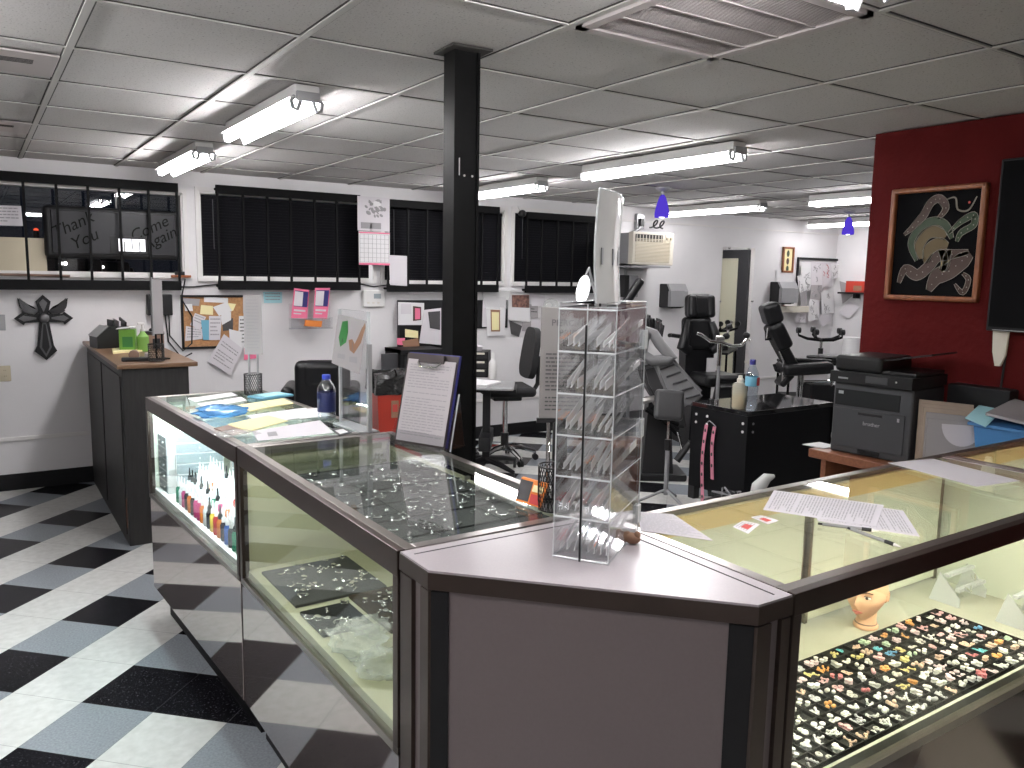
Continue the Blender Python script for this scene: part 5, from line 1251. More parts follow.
MB().slab([(-w2-.005, -d2-.035, h), (w2+.005, -d2-.035, h), (w2+.005, d2+.02, h), (-w2-.005, d2+.02, h)], .055, (0, 0, 1)).build('scanner_bed', 'plastic', t)
MB().slab([(-w2-.005, -d2-.035, h+.004), (w2+.005, -d2-.035, h+.004), (w2+.005, -d2-.02, h+.056), (-w2-.005, -d2-.02, h+.056)], .012, (0, 1, 0)).build('control_panel', 'dplastic', t)
MB().mm((-.02, -d2-.040, h+.012), (.09, -d2-.030, h+.045), bev=.002).build('touch_screen', 'dplastic', t)
MB().mm((-w2+.04, -d2-.038, h+.02), (-w2+.09, -d2-.033, h+.028)).build('model_label', 'silver', t)
MB().ball((.13, -d2-.036, h+.03), .005, 8).build('power_light', 'white', t)
mb = MB(); mb.mm((-w2, -d2-.01, h+.055), (.04, d2, h+.135), bev=.018, seg=3); mb.build('document_feeder', 'plastic', t)
mb = MB(); mb.slab([(.02, -d2+.02, h+.115), (.26, -d2+.02, h+.165), (.26, d2-.03, h+.165), (.02, d2-.03, h+.115)], .008, (0, 0, 1)); mb.build('input_tray', 'plastic', t)
MB().mm((.03, -d2+.01, h+.055), (w2, d2, h+.075), bev=.006).build('output_tray', 'plastic', t)
# a second dark machine behind
t = thing('paper_shredder', 'low black machine against the red wall right of the printer', 'machine', (3.955, 1.975, DZ), radians(-90))
MB().mm((-.12, -.03, .24), (.17, .06, .38), bev=.01).build('head', 'black', t); MB().mm((-.10, -.02, 0), (-.04, .05, .24), bev=.008).build('leg_body', 'black', t); MB().mm((.09, -.02, 0), (.15, .05, .24), bev=.008).build('leg_body', 'black', t)
# folders
fx = [(.300, .23, 'manila', 'rear manila folder of the upright row beside the printer'), (.285, .23, 'manila', 'second manila folder standing beside the printer'), (.270, .24, 'manila', 'third manila folder standing beside the printer'), (.250, .24, 'papergray', 'gray envelope in the row beside the printer'), (.225, .25, 'papergray', 'front gray envelope with round flap beside the printer')]
fa = radians(-52)
for k, (hh, ww, m_, lab) in enumerate(fx):
    nrm = Vector((sin(fa), -cos(fa), 0))
    fp = Vector((3.770, 2.005, DZ+.001))+nrm*(.019*k)+Vector((cos(fa), sin(fa), 0))*(.010*k)
    t = thing('folder', lab, 'folder', fp, fa, 'folders standing beside the printer')
    MB().slab([(-ww/2, 0, 0), (ww/2, 0, 0), (ww/2, .015, hh), (-ww/2, .015, hh+.012)], .010, (0, 1, 0)).build('cover', m_, t)
    if k >= 3:
        n = 16; MB().prism([(.085*cos(pi+pi*i/n), .10*sin(pi+pi*i/n)) for i in range(n+1)], .0012, T4((.02, .0135*(hh-.01)/hh-.0005, hh-.01), (pi/2-math.atan(.015/hh), 0, 0))).build('flap', 'paper' if k == 4 else 'papergray', t)
# blue bin with papers
a_ = on_x(980, 420, 3.74)
t = thing('paper_bin', 'blue plastic bin full of papers at the right edge by the red wall', 'bin', (3.83, 1.69, DZ), radians(3))
mb = MB(); frus(mb, .12, .15, 0, .235, 0, 0, .12, .145); mb.build('body', 'blue', t)
MB().slab([(-.165, .165, .24), (.16, .165, .27), (.16, -.16, .25), (-.165, -.16, .235)], .012, (0, 0, 1)).build('rim', 'blue', t)
sheet('loose_sheet', 'tilted gray sheets lying over the blue bin', 'paper', [Vector((3.83, 1.69, DZ+.253))+Vector(v) for v in ((-.14, .10, .035), (.15, .12, .075), (.15, -.16, .03), (-.15, -.15, .012))], 'papergray', .012)
sheet('loose_sheet', 'pale blue sheet bent over the left corner of the blue bin', 'paper', [Vector((3.83, 1.69, DZ+.253))+Vector(v) for v in ((-.17, .17, .012), (-.02, .19, .055), (-.03, .08, .05), (-.19, .07, -.01))], 'bpaper', .004)

# ================================================================== THINGS ON AND IN THE GLASS COUNTERS
def inl(case, p): 
    c, s = cos(case.rotation_euler.z), sin(case.rotation_euler.z); l = case.location
    return Vector((l.x+c*p[0]-s*p[1], l.y+s*p[0]+c*p[1], p[2]))
DECK = .6452
# --- on the oak topped cabinet
CT = 1.1172
def onC(px, py): return on_z(px, py, CT)
p = onC(94, 345)
t = thing('organizer', 'black open desk organizer with slanted end on the oak topped cabinet', 'organizer', (.80, 6.42, CT), radians(8))
MB().prism([(-.12, 0), (.10, 0), (.10, .15), (-.04, .15), (-.12, .08)], .20, T4((0, .1, 0), (pi/2, 0, 0))).build('body', 'plastic', t)
MB().slab([(-.125, -.10, .08), (-.045, -.10, .152), (-.045, .10, .152), (-.125, .10, .08)], .006, (-.7, 0, .7)).build('slanted_lid', 'silver', t)
for k in range(3): MB().box((.0+.04*k, 0, .165), (.01, .15, .06), (.1*k, 0, 0)).build('file_tab', 'paper' if k == 1 else 'plastic', t)
p = onC(106, 346)
t = thing('tissue_box', 'bright green box with white flap on the oak topped cabinet', 'box', (.86, 6.08, CT), radians(-15))
MB().mm((-.05, -.05, 0), (.05, .05, .15), bev=.003).build('box', 'green', t); MB().slab([(-.065, -.055, .15), (.045, -.055, .162), (.045, .05, .162), (-.065, .05, .15)], .006, (0, 0, 1)).build('flap', 'paperw', t); MB().mm((-.03, -.0525, .03), (.035, -.05, .10)).build('printed_panel', 'leaf', t)
p = onC(118, 347)
t = thing('spray_bottle', 'clear bottle of green liquid with pump on the oak topped cabinet', 'bottle', (.945, 6.02, CT), 0)
MB().lathe([(0, 0), (.036, 0), (.038, .01), (.038, .10), (.018, .125), (.015, .14), (0, .14)], n=20).build('bottle_body', 'liquid', t); MB().cyl((0, 0, .14), (0, 0, .185), .006).mm((-.03, -.008, .18), (.012, .008, .195), bev=.003).build('pump', 'white', t); MB().lathe([(.017, .138), (.017, .152), (0, .152)], n=16).build('collar', 'white', t)
t = thing('coffee_tin', 'tan and black canister on the oak topped cabinet', 'canister', (1.025, 6.12, CT), radians(10))
MB().mm((-.062, -.05, 0), (.062, .05, .12), bev=.008).build('body', 'brown', t); MB().mm((-.064, -.052, .105), (.064, .052, .13), bev=.006).build('lid', 'plastic', t); MB().mm((-.02, -.054, .01), (.03, -.050, .08), bev=.001).build('handle', 'plastic', t); MB().ball((0, 0, .138), (.025, .025, .014), 10).build('lid_knob', 'plastic', t)
sheet('notepad', 'cream notepad lying on the oak topped cabinet', 'notepad', [onC(*q) for q in ((112, 350), (148, 347), (150, 351), (113, 354))], 'ypaper', .012)
p = onC(136, 361)
t = thing('tape_dispenser', 'small black and silver tape dispenser at the front of the oak cabinet top', 'tape dispenser', (p.x, p.y, CT), radians(-10))
MB().mm((-.08, -.03, 0), (.08, .03, .025), bev=.006).build('base', 'plastic', t); MB().cyl((-.01, -.02, .038), (-.01, .02, .038), .030, n=20).build('tape_roll', 'brown', t); MB().mm((.05, -.025, .02), (.075, .025, .05), bev=.004).build('cutter', 'steel', t)
def mesh_cup(label, loc, r, h, name='pen_cup'):
    t = thing(name, label, 'pen cup', loc, 0)
    mb = MB(); n = 28
    for k in range(n):
        a = 2*pi*k/n
        for s in (1, -1): mb.tube([(r*cos(a+s*v*.9), r*sin(a+s*v*.9), .004+v*(h-.008)) for v in (0, .25, .5, .75, 1)], r*.022, 4)
    mb.build('wire_mesh', 'meshmetal', t)
    ring = [(r*cos(2*pi*i/24), r*sin(2*pi*i/24), h) for i in range(24)]
    MB().tube(ring, r*.055, 6, close=True).build('rim', 'meshmetal', t); MB().cyl((0, 0, 0), (0, 0, .004), r, n=24).build('bottom', 'meshmetal', t)
    return t
p = onC(156.5, 361)
mesh_cup('black wire mesh pen cup on the oak cabinet corner', (p.x, p.y, CT), .046, .105)
q = on_y(158, 315, p.y)
t = thing('price_stand', 'tall narrow gray acrylic sign rising from behind the mesh cup on the cabinet', 'sign', (p.x+.035, p.y+.09, CT), radians(20))
MB().mm((-.032, -.005, .16), (.032, .005, .50), bev=.002).build('sign_panel', 'papergray', t); MB().mm((-.040, -.008, .15), (-.032, .008, .51)).build('side_rail', 'silver', t)
for s in (-.02, .02): MB().cyl((s, 0, 0), (s, 0, .16), .006).build('post', 'iron', t)
MB().mm((-.05, -.035, 0), (.05, .035, .008)).build('base', 'iron', t)
# --- tall price sign at the far end of the first glass case
p = on_z(253.5, 393, T); p = Vector((p.x-.015, p.y-.05, T))
mesh_cup('wire mesh cup at the back of the lit glass case holding a tall sign', (p.x, p.y, T+.0004), .042, .10)
t = thing('price_sign', 'tall narrow gray price sign standing in the mesh cup on the lit glass case', 'sign', (p.x, p.y, T+.006), radians(-28))
MB().mm((-.036, -.004, .19), (.048, .004, .475), bev=.001).build('sign_panel', 'papergray', t)
mb = MB(); print_lines([Vector((-.031, -.0045, .465)), Vector((.043, -.0045, .465)), Vector((.043, -.0045, .20)), Vector((-.031, -.0045, .20))], 16, mb, random.Random(31), Vector((0, -1, 0)), .1, .04); mb.build('printed_text', 'grayink', t)
for s in (-.016, .024): MB().cyl((s, 0, 0), (s, 0, .20), .005).build('post', 'silver', t)
# --- papers on the first glass case
S = lambda name, label, cat, pts, m='paperw', z=T+.0006, **k: sheet(name, label, cat, onT(pts, z), m, **k)
S('paper_sheet', 'narrow white sheet farthest back on the lit glass case', 'paper', [(188, 398.5), (231, 392.5), (238, 395.5), (195, 402)])
S('paper_sheet', 'second narrow white sheet on the lit glass case, before the farthest one', 'paper', [(197, 404), (241, 397), (247, 400.5), (205, 408)])
S('envelope', 'large yellow envelope lying across the lit glass case', 'envelope', [(216, 409.5), (283, 399.5), (293, 404), (233, 415.5)], 'ypaper', th=.006)
S('paper_sheet', 'pale yellow sheet folded on the right of the large yellow envelope', 'paper', [(262, 402), (283, 399), (294, 403.5), (270, 407.5)], 'ypaper', T+.0072, th=.002)
S('paper_sheet', 'white sheet between the two yellow envelopes on the lit case', 'paper', [(246, 416), (305, 408), (322, 415), (262, 424)], 'paperw', th=.002)
S('envelope', 'smaller yellow envelope on the lit glass case in front', 'envelope', [(228, 425), (268, 416), (288, 421.5), (248, 432)], 'ypaper', T+.004, th=.004)
S('magazine', 'thin brown edged booklet under the smaller yellow envelope', 'booklet', [(214, 429), (232, 425), (252, 432), (233, 436)], 'brown', th=.004)
o = S('paper_sheet', 'white sheet with a small printed mark at the front of the lit glass case', 'paper', [(252, 431.5), (320, 420.5), (334, 433), (258, 441)], 'paper', T+.001, th=.0015)
q = [a-o.location for a in onT([(267, 432.5), (276, 431.5), (278, 435.5), (268.5, 436.5)], T+.0042)]
MB().slab(q, .0006, (0, 0, 1)).build('printed_mark', 'grayink', o)
S('paper_sheet', 'white sheet beside the water bottle on the lit glass case', 'paper', [(285, 411), (318, 408), (330, 416), (300, 419)], 'paperw', T+.0032)
S('sticker', 'black and white sticker at the back corner of the lit glass case', 'sticker', [(331, 429), (342, 427.5), (352, 433), (339, 436)], 'ink', th=.001)
o = bpy.data.objects['sticker']; q = [a-o.location for a in onT([(335, 430.5), (343, 429), (348, 432), (340, 434)], T+.0018)]; MB().slab(q, .0005, (0, 0, 1)).build('white_print', 'paperw', o)
def crumple(name, label, cat, c, r, m, seed, n=26, amp=.35, group=None, zmin=0):
    R2 = random.Random(seed); mb = MB(); mb.ball((0, 0, 0), 1, n)
    from mathutils import noise
    for v in mb.bm.verts:
        d = v.co.normalized(); k = 1+amp*noise.noise(d*2.2+Vector((seed*3.1, 0, 0)))+amp*.6*noise.noise(d*5+Vector((0, seed*1.7, 0)))
        v.co = Vector((d.x*r[0]*k, d.y*r[1]*k, max(-.9*r[2], d.z*r[2]*k)))
    return solo(name, mb, m, label, cat, (c[0], c[1], c[2]+.9*r[2]+zmin), group=group)
p = on_z(222, 416, T); crumple('plastic_bag', 'crumpled blue plastic bag on the lit glass case', 'plastic bag', (p.x, p.y, T+.001), (.10, .10, .022), 'bluebag', 3)
p = on_z(237, 437, T); crumple('plastic_bag', 'pale blue crumpled wrapper at the front corner of the lit glass case', 'plastic bag', (p.x, p.y+.02, T+.001), (.07, .05, .010), 'bagfilm', 5)
p = on_z(275, 397, T)
t = thing('tray', 'blue folded cloth pack at the back of the lit glass case', 'pack', (p.x-.02, p.y, T+.0005), radians(20))
MB().mm((-.09, -.06, 0), (.09, .06, .012), bev=.005).build('pack', 'cyanlabel', t); MB().mm((-.07, -.05, .012), (.06, .04, .016), bev=.002).build('wrapper', 'bpaper', t)
p = on_z(325, 419, T)
water_bottle('clear water bottle with dark blue label on the lit glass case', (p.x, p.y-.02, T+.0005), .185, .037, 'bluelabel', 'bluecap', 1)
# poster holder
a_, b_ = on_z(341, 423, T), on_z(369, 432.5, T); d = (b_-a_); ang = math.atan2(d.y, d.x); wd = d.length
t = thing('poster_holder', 'clear acrylic holder with a green leaf and tan arm poster at its top', 'poster holder', ((a_+b_)/2-Vector((.02, 0, 0)), )[0] if False else (a_+b_)/2, ang)
zt = .455
MB().mm((-wd/2, -.003, .0), (wd/2, .003, zt), bev=.001).build('acrylic_sheet', 'acrylic', t)
MB().mm((-wd/2-.004, -.006, 0), (-wd/2+.002, .006, zt)).build('left_rail', 'acrylicedge', t)
MB().mm((wd/2-.002, -.008, 0), (wd/2+.012, .008, zt-.12)).build('right_rail', 'silver', t); MB().mm((wd/2-.002, -.006, zt-.12), (wd/2+.004, .006, zt)).build('right_rail', 'acrylicedge', t)
MB().mm((-wd/2, -.035, 0), (wd/2, .035, .006)).build('foot', 'acrylicedge', t)
pq = [Vector((-wd/2-.004, -.0045, zt-.02)), Vector((wd/2-.004, -.0045, zt-.035)), Vector((wd/2-.03, -.022, zt-.235)), Vector((-wd/2-.03, -.022, zt-.215))]
po = MB().slab(pq, .0012, (0, -1, 0)).build('poster', 'papergray', t)
def onposter(poly, m, nm):
    mb = MB(); vs_ = [lerp4(pq, u, v)+Vector((0, -.0020, 0)) for u, v in poly]; mb.slab(vs_, .0004, (0, -1, 0)); mb.build(nm, m, po)
onposter([(.20, .12), (.38, .08), (.44, .3), (.42, .50), (.24, .62), (.14, .45)], 'leaf', 'green_leaf'); onposter([(.28, .12), (.32, .12), (.30, .58), (.27, .58)], 'artgreen', 'leaf_vein')
onposter([(.96, .04), (1.0, .12), (.92, .42), (.74, .66), (.58, .62), (.50, .44), (.62, .40), (.72, .48)], 'tan', 'tattooed_arm'); onposter([(.90, .12), (.96, .2), (.82, .42), (.76, .42)], 'brown', 'arm_shading'); onposter([(.62, .46), (.66, .44), (.70, .60), (.66, .62)], 'brown', 'arm_shading')
onposter([(.18, .76), (.44, .74), (.45, .83), (.19, .85)], 'grayink', 'poster_title'); onposter([(.60, .74), (.86, .70), (.88, .82), (.62, .84)], 'grayink', 'poster_title')
# --- inside the first glass case
def organizer(label, loc, rz, w_, d_, h_, cols, rows):
    t = thing('drawer_organizer', label, 'organizer', loc, rz)
    MB().mm((-w_/2, 0, 0), (w_/2, d_, h_), bev=.003).build('frame', 'white', t)
    for i in range(cols):
        for j in range(rows):
            x0 = -w_/2+.005+i*(w_-.005)/cols; x1 = x0+(w_-.005)/cols-.005; z0_ = .005+j*(h_-.005)/rows; z1_ = z0_+(h_-.005)/rows-.006
            d = MB().mm((x0, -.003, z0_), (x1, .004, z1_), bev=.0015).build('drawer', 'sage', t)
            MB().ball(((x0+x1)/2, -.006, (z0_+z1_)/2), .004, 6).build('knob', 'white', d)
p = inl(C1, (.10, .045, DECK)); organizer('white organizer with two columns of small drawers at the far end of the lit case', p, C1.rotation_euler.z, .15, .16, .27, 2, 5)
p = inl(C1, (.255, .17, DECK)); organizer('white organizer with wide gray drawers in the middle of the lit case', p, radians(-12), .21, .06, .30, 1, 6)
MBp = inl(C1, (.27, .37, DECK)); organizer('white end unit of shallow drawers behind the ink bottles in the lit case', MBp, radians(-8), .12, .06, .27, 1, 5)
def bottle_mesh(h=.088):
    me = {}
    b = MB(); b.lathe([(0, 0), (.0135, 0), (.0145, .003), (.0145, h*.72), (.008, h*.86), (.0075, h*.9), (0, h*.9)], n=12); 
    c = MB(); c.lathe([(.009, h*.84), (.009, h*1.02), (.004, h*1.10), (.0028, h*1.45), (0, h*1.47)], n=10)
    return b, c
inkc = {'green': (.03, .25, .14), 'magenta': (.55, .06, .22), 'orange': (.75, .22, .04), 'red': (.5, .03, .03), 'black': (.02, .02, .03), 'clear': (.72, .76, .78), 'yellow': (.75, .55, .08), 'blue': (.05, .12, .4)}
inkm = {k: mat('ink_'+k, v, .25) for k, v in inkc.items()}
proto = {}
capm = {'white': 'white', 'black': 'plastic'}
def ink_bottle(colr, cap, loc, label, group):
    key = (colr, cap)
    if key not in proto:
        b, c = bottle_mesh(); r = thing('ink_bottle', label, 'ink bottle', loc, 0, group)
        b.build('bottle_body', inkm[colr], r); c.build('spout_cap', capm[cap], r); proto[key] = r; return r
    r = dup(proto[key], loc, None, label); r['group'] = group; return r
R2 = random.Random(21)
mb = MB(); 
t = thing('bottle_rack', 'white stepped rack under the ink bottles in the lit glass case', 'rack', inl(C1, (.78, .035, DECK)), C1.rotation_euler.z)
for s in range(3): MB().mm((-.48, .045+s*.047, 0), (.50, .092+s*.047, .022+s*.022)).build('step', 'white', t)
names = ['front', 'second', 'third', 'back']
order = ['black', 'green', 'green', 'black', 'clear', 'clear', 'magenta', 'magenta', 'orange', 'clear', 'black', 'yellow', 'red', 'orange', 'black', 'blue']
for row in range(4):
    for k in range(21):
        xx = .33+k*.0455
        if xx > 1.26: break
        c_ = 'clear' if row else order[(k*3+1) % len(order)] if k < 6 else order[k % len(order)]
        if row and R2.random() < .25: c_ = R2.choice(list(inkc))
        cap = 'black' if (k < 3 and row == 1) or R2.random() < .08 else 'white'
        z_ = DECK+.0004+(0 if row == 0 else .022*row)
        ink_bottle(c_, cap, inl(C1, (xx, .055+row*.047, z_)), '%s ink bottle with a pointed %s cap in the %s row of the lit case' % (c_, cap, names[row]), '%s %s capped ink bottles in the %s row' % (c_, cap, names[row]))
p = inl(C1, (.32, .10, DECK))
t = thing('ink_box', 'white box with a maroon band among the ink bottles in the lit case', 'box', inl(C1, (.60, .36, DECK)), radians(-40))
MB().mm((-.06, -.04, 0), (.06, .04, .17), bev=.002).build('box', 'white', t); MB().mm((-.061, -.0415, .13), (.061, .0415, .162)).build('band', 'redlabel', t); MB().mm((-.03, -.042, .05), (.035, -.0405, .08)).build('print', 'redlabel', t)
p = inl(C1, (.90, .37, DECK)); crumple('plastic_bag', 'bluish clear bags of supplies behind the ink bottles in the lit case', 'plastic bag', p, (.09, .07, .07), 'bagfilm', 8)
t = thing('supply_pack', 'blue and white pack standing behind the ink bottles in the lit case', 'pack', inl(C1, (1.15, .40, DECK)), radians(-60)); MB().mm((-.08, -.05, 0), (.08, .05, .15), bev=.012).build('pack', 'bpaper', t); MB().mm((-.06, -.052, .05), (.06, -.049, .10)).build('label', 'bluelabel', t)

# --- middle case: clipboard in its stand, cards, cup, price sign
p = Vector((1.262, 2.485, T)); th_ = radians(-66)     # faces the customers
t = thing('clipboard_stand', 'clear acrylic stand holding the clipboard on the middle glass case', 'stand', p, th_)
lean = radians(-14)
def lz(y, z): return (y*cos(lean)-z*sin(lean), y*sin(lean)+z*cos(lean))
mb = MB(); mb.slab([(-.12, *lz(.018, .0)), (.12, *lz(.018, .0)), (.12, *lz(.018, .20)), (-.12, *lz(.018, .20))], .004, (0, 1, 0)); mb.build('back', 'acrylic', t)
mb = MB(); mb.slab([(-.12, *lz(-.012, .0)), (.12, *lz(-.012, .0)), (.12, *lz(-.012, .05)), (-.12, *lz(-.012, .05))], .004, (0, 1, 0)); mb.build('front_lip', 'acrylic', t)
MB().mm((-.12, -.03, 0), (.12, .10, .005)).build('base', 'acrylic', t)
for s in (-1, 1): MB().slab([(s*.12, -.02, .004), (s*.12, .10, .004), (s*.12, *lz(.02, .20)), (s*.12, *lz(.02, .195))], .003, (s, 0, 0)).build('side_gusset', 'acrylic', t)
MB().tube([(.12, *lz(.02, .0)), (.12, *lz(.02, .20))], .003, 5).build('edge', 'acrylicedge', t)
t = thing('clipboard', 'blue edged clipboard with a printed form leaning in its clear stand', 'clipboard', p+Vector((0, 0, .006)), th_)
def cb(x0, x1, z0, z1, y0, th, m, nm, par=None): return MB().slab([(x0, *lz(y0, z0)), (x1, *lz(y0, z0)), (x1, *lz(y0, z1)), (x0, *lz(y0, z1))], th, (0, cos(lean), sin(lean))).build(nm, m, par or t)
cb(-.113, .113, .004, .325, .006, .008, 'navy', 'board'); cb(-.116, .110, .0, .321, .002, .003, 'clip', 'cover')
pp = cb(-.106, .104, .008, .300, -.0025, .002, 'formpaper', 'form_sheet')
mb = MB(); q = [Vector((a, *lz(-.003, z_))) for a, z_ in ((-.106, .300), (.104, .300), (.104, .008), (-.106, .008))]; print_lines(q, 26, mb, random.Random(8), Vector((0, -1, 0)), .07, .06, hgt=.32); mb.build('printed_text', 'grayink', pp)
cl = cb(-.055, .055, .290, .318, -.010, .008, 'clip', 'clip'); MB().tube([(-.05, *lz(-.014, .29)), (-.035, *lz(-.02, .275)), (.035, *lz(-.02, .275)), (.05, *lz(-.014, .29))], .004, 6).build('clip_wire', 'chrome', cl)
a_, b_ = on_z(518, 505, T), on_z(541, 512, T); d = b_-a_; ang = math.atan2(d.y, d.x)
t = thing('card_holder', 'small clear holder of red and orange cards on the middle case corner', 'card holder', (a_+b_)/2+Vector((.015, .02, 0)), ang)
MB().mm((-.048, -.005, 0), (.048, .035, .004)).build('base', 'acrylic', t); MB().slab([(-.048, 0, .004), (.048, 0, .004), (.048, .022, .065), (-.048, .022, .065)], .003, (0, 1, 0)).build('back', 'acrylic', t)
c_ = MB().slab([(-.045, -.010, .006), (.045, -.010, .006), (.045, .014, .066), (-.045, .014, .066)], .008, (0, 1, 0)).build('card_stack', 'orange', t)
MB().slab([(-.044, -.0075, .012), (.0, -.0075, .012), (.0, .012, .062), (-.044, .012, .062)], .001, (0, -1, .3)).build('card_print', 'ink', c_); MB().slab([(.006, -.0095, .010), (.042, -.0095, .010), (.042, -.001, .034), (.006, -.001, .034)], .001, (0, -1, .3)).build('card_print', 'redlabel', c_)
MB().slab([(.006, .001, .040), (.042, .001, .040), (.042, .009, .056), (.006, .009, .056)], .001, (0, -1, .3)).build('card_print', 'ypaper', c_)
p = on_z(552, 512, T)
mesh_cup('black wire mesh pen cup beside the acrylic tower', (p.x+.02, p.y+.02, T+.0005), .042, .115)
p = on_z(547, 497, T); p = Vector((p.x, p.y, T))
t = thing('price_sign', 'gray PIERCING PRICE LIST sign on a stand behind the acrylic tower', 'sign', p, radians(-30))
dd = (p-EYE).dot(F); u = dd/FPX
sz0, sz1 = at_d(548, 416, dd).z-T, at_d(548, 306, dd).z-T
sw = 56*u; x0 = -10*u
MB().mm((x0, -.004, sz0), (x0+sw, .004, sz1), bev=.001).build('sign_panel', 'signgray', t)
MB().mm((x0-.006, -.006, sz0-.012), (x0+sw+.004, .006, sz0)).build('sign_foot', 'plastic', t)
for k, (s_, zz_, sz_) in enumerate((('PIERCING', .86, .030), ('PRICE', .77, .030), ('LIST', .68, .030))):
    text(s_, sz_*.80, 'ink', 'lettering', t, T4((x0+sw*.52, -.0048, sz0+(sz1-sz0)*zz_), WALLROT), .0005)
mb = MB(); print_lines([Vector((x0+.012, -.0045, sz0+(sz1-sz0)*.60)), Vector((x0+sw-.012, -.0045, sz0+(sz1-sz0)*.60)), Vector((x0+sw-.012, -.0045, sz0+.012)), Vector((x0+.012, -.0045, sz0+.012))], 15, mb, random.Random(77), Vector((0, -1, 0)), .02, .02); mb.build('price_lines', 'ink', t)
MB().cyl((.0, 0, .0), (.0, 0, sz0-.01), .006).build('pole', 'chrome', t); MB().mm((.012, -.012, 0), (.05, .012, sz0-.01), bev=.003).build('support', 'plastic', t); MB().mm((-.03, -.03, 0), (.06, .03, .005)).build('base', 'plastic', t)

# --- acrylic display tower
fl, fr, bk = Vector((1.007, 1.349, T)), Vector((1.075, 1.247, T)), Vector((1.299, 1.395, T))
e1 = fr-fl; e2 = bk-fr; tw, td = e1.length, e2.length*.93; thh = .545; ang = math.atan2(e1.y, e1.x)
t = thing('display_tower', 'tall clear acrylic display tower with two columns of bagged jewellery', 'display tower', fl+Vector((0, 0, .0005)), ang)
TWR = t
th_ = .003
def ac(a, b, nm, m='acrylic'): return MB().mm(a, b).build(nm, m, t)
ac((0, 0, 0), (tw, td, .008), 'base'); ac((0, 0, thh-.008), (tw, td, thh), 'top')
ac((0, 0, .008), (th_, td, thh-.008), 'side_panel'); ac((tw-th_, 0, .008), (tw, td, thh-.008), 'side_panel'); ac((th_, td-th_, .008), (tw-th_, td, thh-.008), 'back_panel')
ac((tw/2-th_/2, .002, .008), (tw/2+th_/2, td-th_, thh-.008), 'divider')
nt_ = 6; sh = (thh-.016)/nt_
for k in range(1, nt_): ac((th_, .002, .008+k*sh-.0015), (tw-th_, td-th_, .008+k*sh+.0015), 'shelf')
def edge(a, b, r=.0016): MB().tube([a, b], r, 5).build('edge_highlight', 'acrylicedge', t)  # edge highlights put in as pale tubes along the acrylic edges
for xx in (0, tw/2, tw): edge((xx, 0, 0), (xx, 0, thh))
edge((tw, td, 0), (tw, td, thh)); edge((0, td, 0), (0, td, thh))
for k in range(nt_+1):
    zz_ = .004+k*sh; edge((0, 0, zz_), (tw, 0, zz_), .0022); edge((tw, 0, zz_), (tw, td, zz_), .0012)
for zz_ in (0, thh): edge((0, 0, zz_), (0, td, zz_)); edge((0, td, zz_), (tw, td, zz_))
for zz_ in (.46, .255, .05): MB().mm((tw, td-.03, zz_-.022), (tw+.007, td-.004, zz_+.022), bev=.002).build('hinge', 'acrylicedge', t)
MB().mm((tw/2-.003, -.004, .0), (tw/2+.001, -.001, thh*.92)).build('lock_bar', 'plastic', t)
R2 = random.Random(12)
def inT(x, y, z): 
    return inl(TWR, (x, y, 0))+Vector((0, 0, z+T+.0005))
tier = ['bottom', 'second', 'third', 'fourth', 'fifth', 'top']; colr = ['left', 'right']
for k in range(nt_):
    for c_ in range(2):
        for j in range(4):
            xx = (c_*tw/2)+.012+j*.013; z_ = .008+k*sh+.004
            lab = 'clear bag of jewellery in the %s tier, %s column of the acrylic tower' % (tier[k], colr[c_])
            g = thing('jewellery_bag', lab, 'bag', inT(xx, .02, z_+.002), ang+R2.uniform(-.10, .10), 'bags in the %s tier %s column of the acrylic tower' % (tier[k], colr[c_]))
            L_ = td*R2.uniform(.55, .85); rise = sh*R2.uniform(.50, .82); hh_ = R2.uniform(.010, .022); jx = R2.uniform(-.003, .003)
            MB().slab([(jx, 0, 0), (jx, L_, rise-hh_), (jx, L_, rise), (jx, 0, hh_)], .0016, (1, 0, 0)).build('film', 'packet', g)
            MB().tube([(jx-.001, .0, .001), (jx-.001, L_, rise-hh_+.001)], .0011, 5).build('seal_edge', 'acrylicedge', g)
            MB().tube([(jx-.002, L_*.15, hh_*.5+rise*.08), (jx-.002, L_*.4, hh_*.5+rise*.24)], .0018, 6).ball((jx-.002, L_*.15, hh_*.5+rise*.08), .003, 6).build('jewellery', ['silverjewel', 'silverjewel', 'redlabel', 'plastic', 'orange', 'silverjewel'][R2.randrange(6)], g)
# tall glossy panel standing on the tower
q0, q1 = at_d(597, 305, 1.64), at_d(620, 306, 1.83); zt_ = T+thh+.0012
dv = Vector((q1.x-q0.x, q1.y-q0.y, 0)); pw = dv.length; ph = on_z(600, 195, 1.9).z-zt_ if False else .228
t = thing('acrylic_panel', 'tall glossy white acrylic panel standing on top of the display tower', 'panel', (q0.x, q0.y, zt_), math.atan2(dv.y, dv.x))
bow = lambda uu, v: .006*sin(pi*v)-.010*sin(pi*uu)
mb = MB(); mb.grid(lambda uu, v: (uu*pw, bow(uu, v), v*ph), 12, 14); mb.grid(lambda uu, v: (uu*pw, bow(uu, v)+.0035, v*ph), 12, 14)
mb.build('panel', mat('glossy_white', (.78, .78, .76), .06, .25, .8), t)
for i_ in (0, 1): MB().tube([(pw*i_, bow(i_, v/10)+.0018, v/10*ph) for v in range(11)], .0025, 6).build('edge', 'acrylicedge', t)
MB().tube([(pw*v/10, bow(v/10, 1)+.0018, ph) for v in range(11)], .0025, 6).build('edge', 'acrylicedge', t)
for k in range(3): MB().box((pw*(.15+.35*k), bow(.15+.35*k, .42)-.001, ph*.42), (.014, .002, .034)).build('mark', 'gray', t)
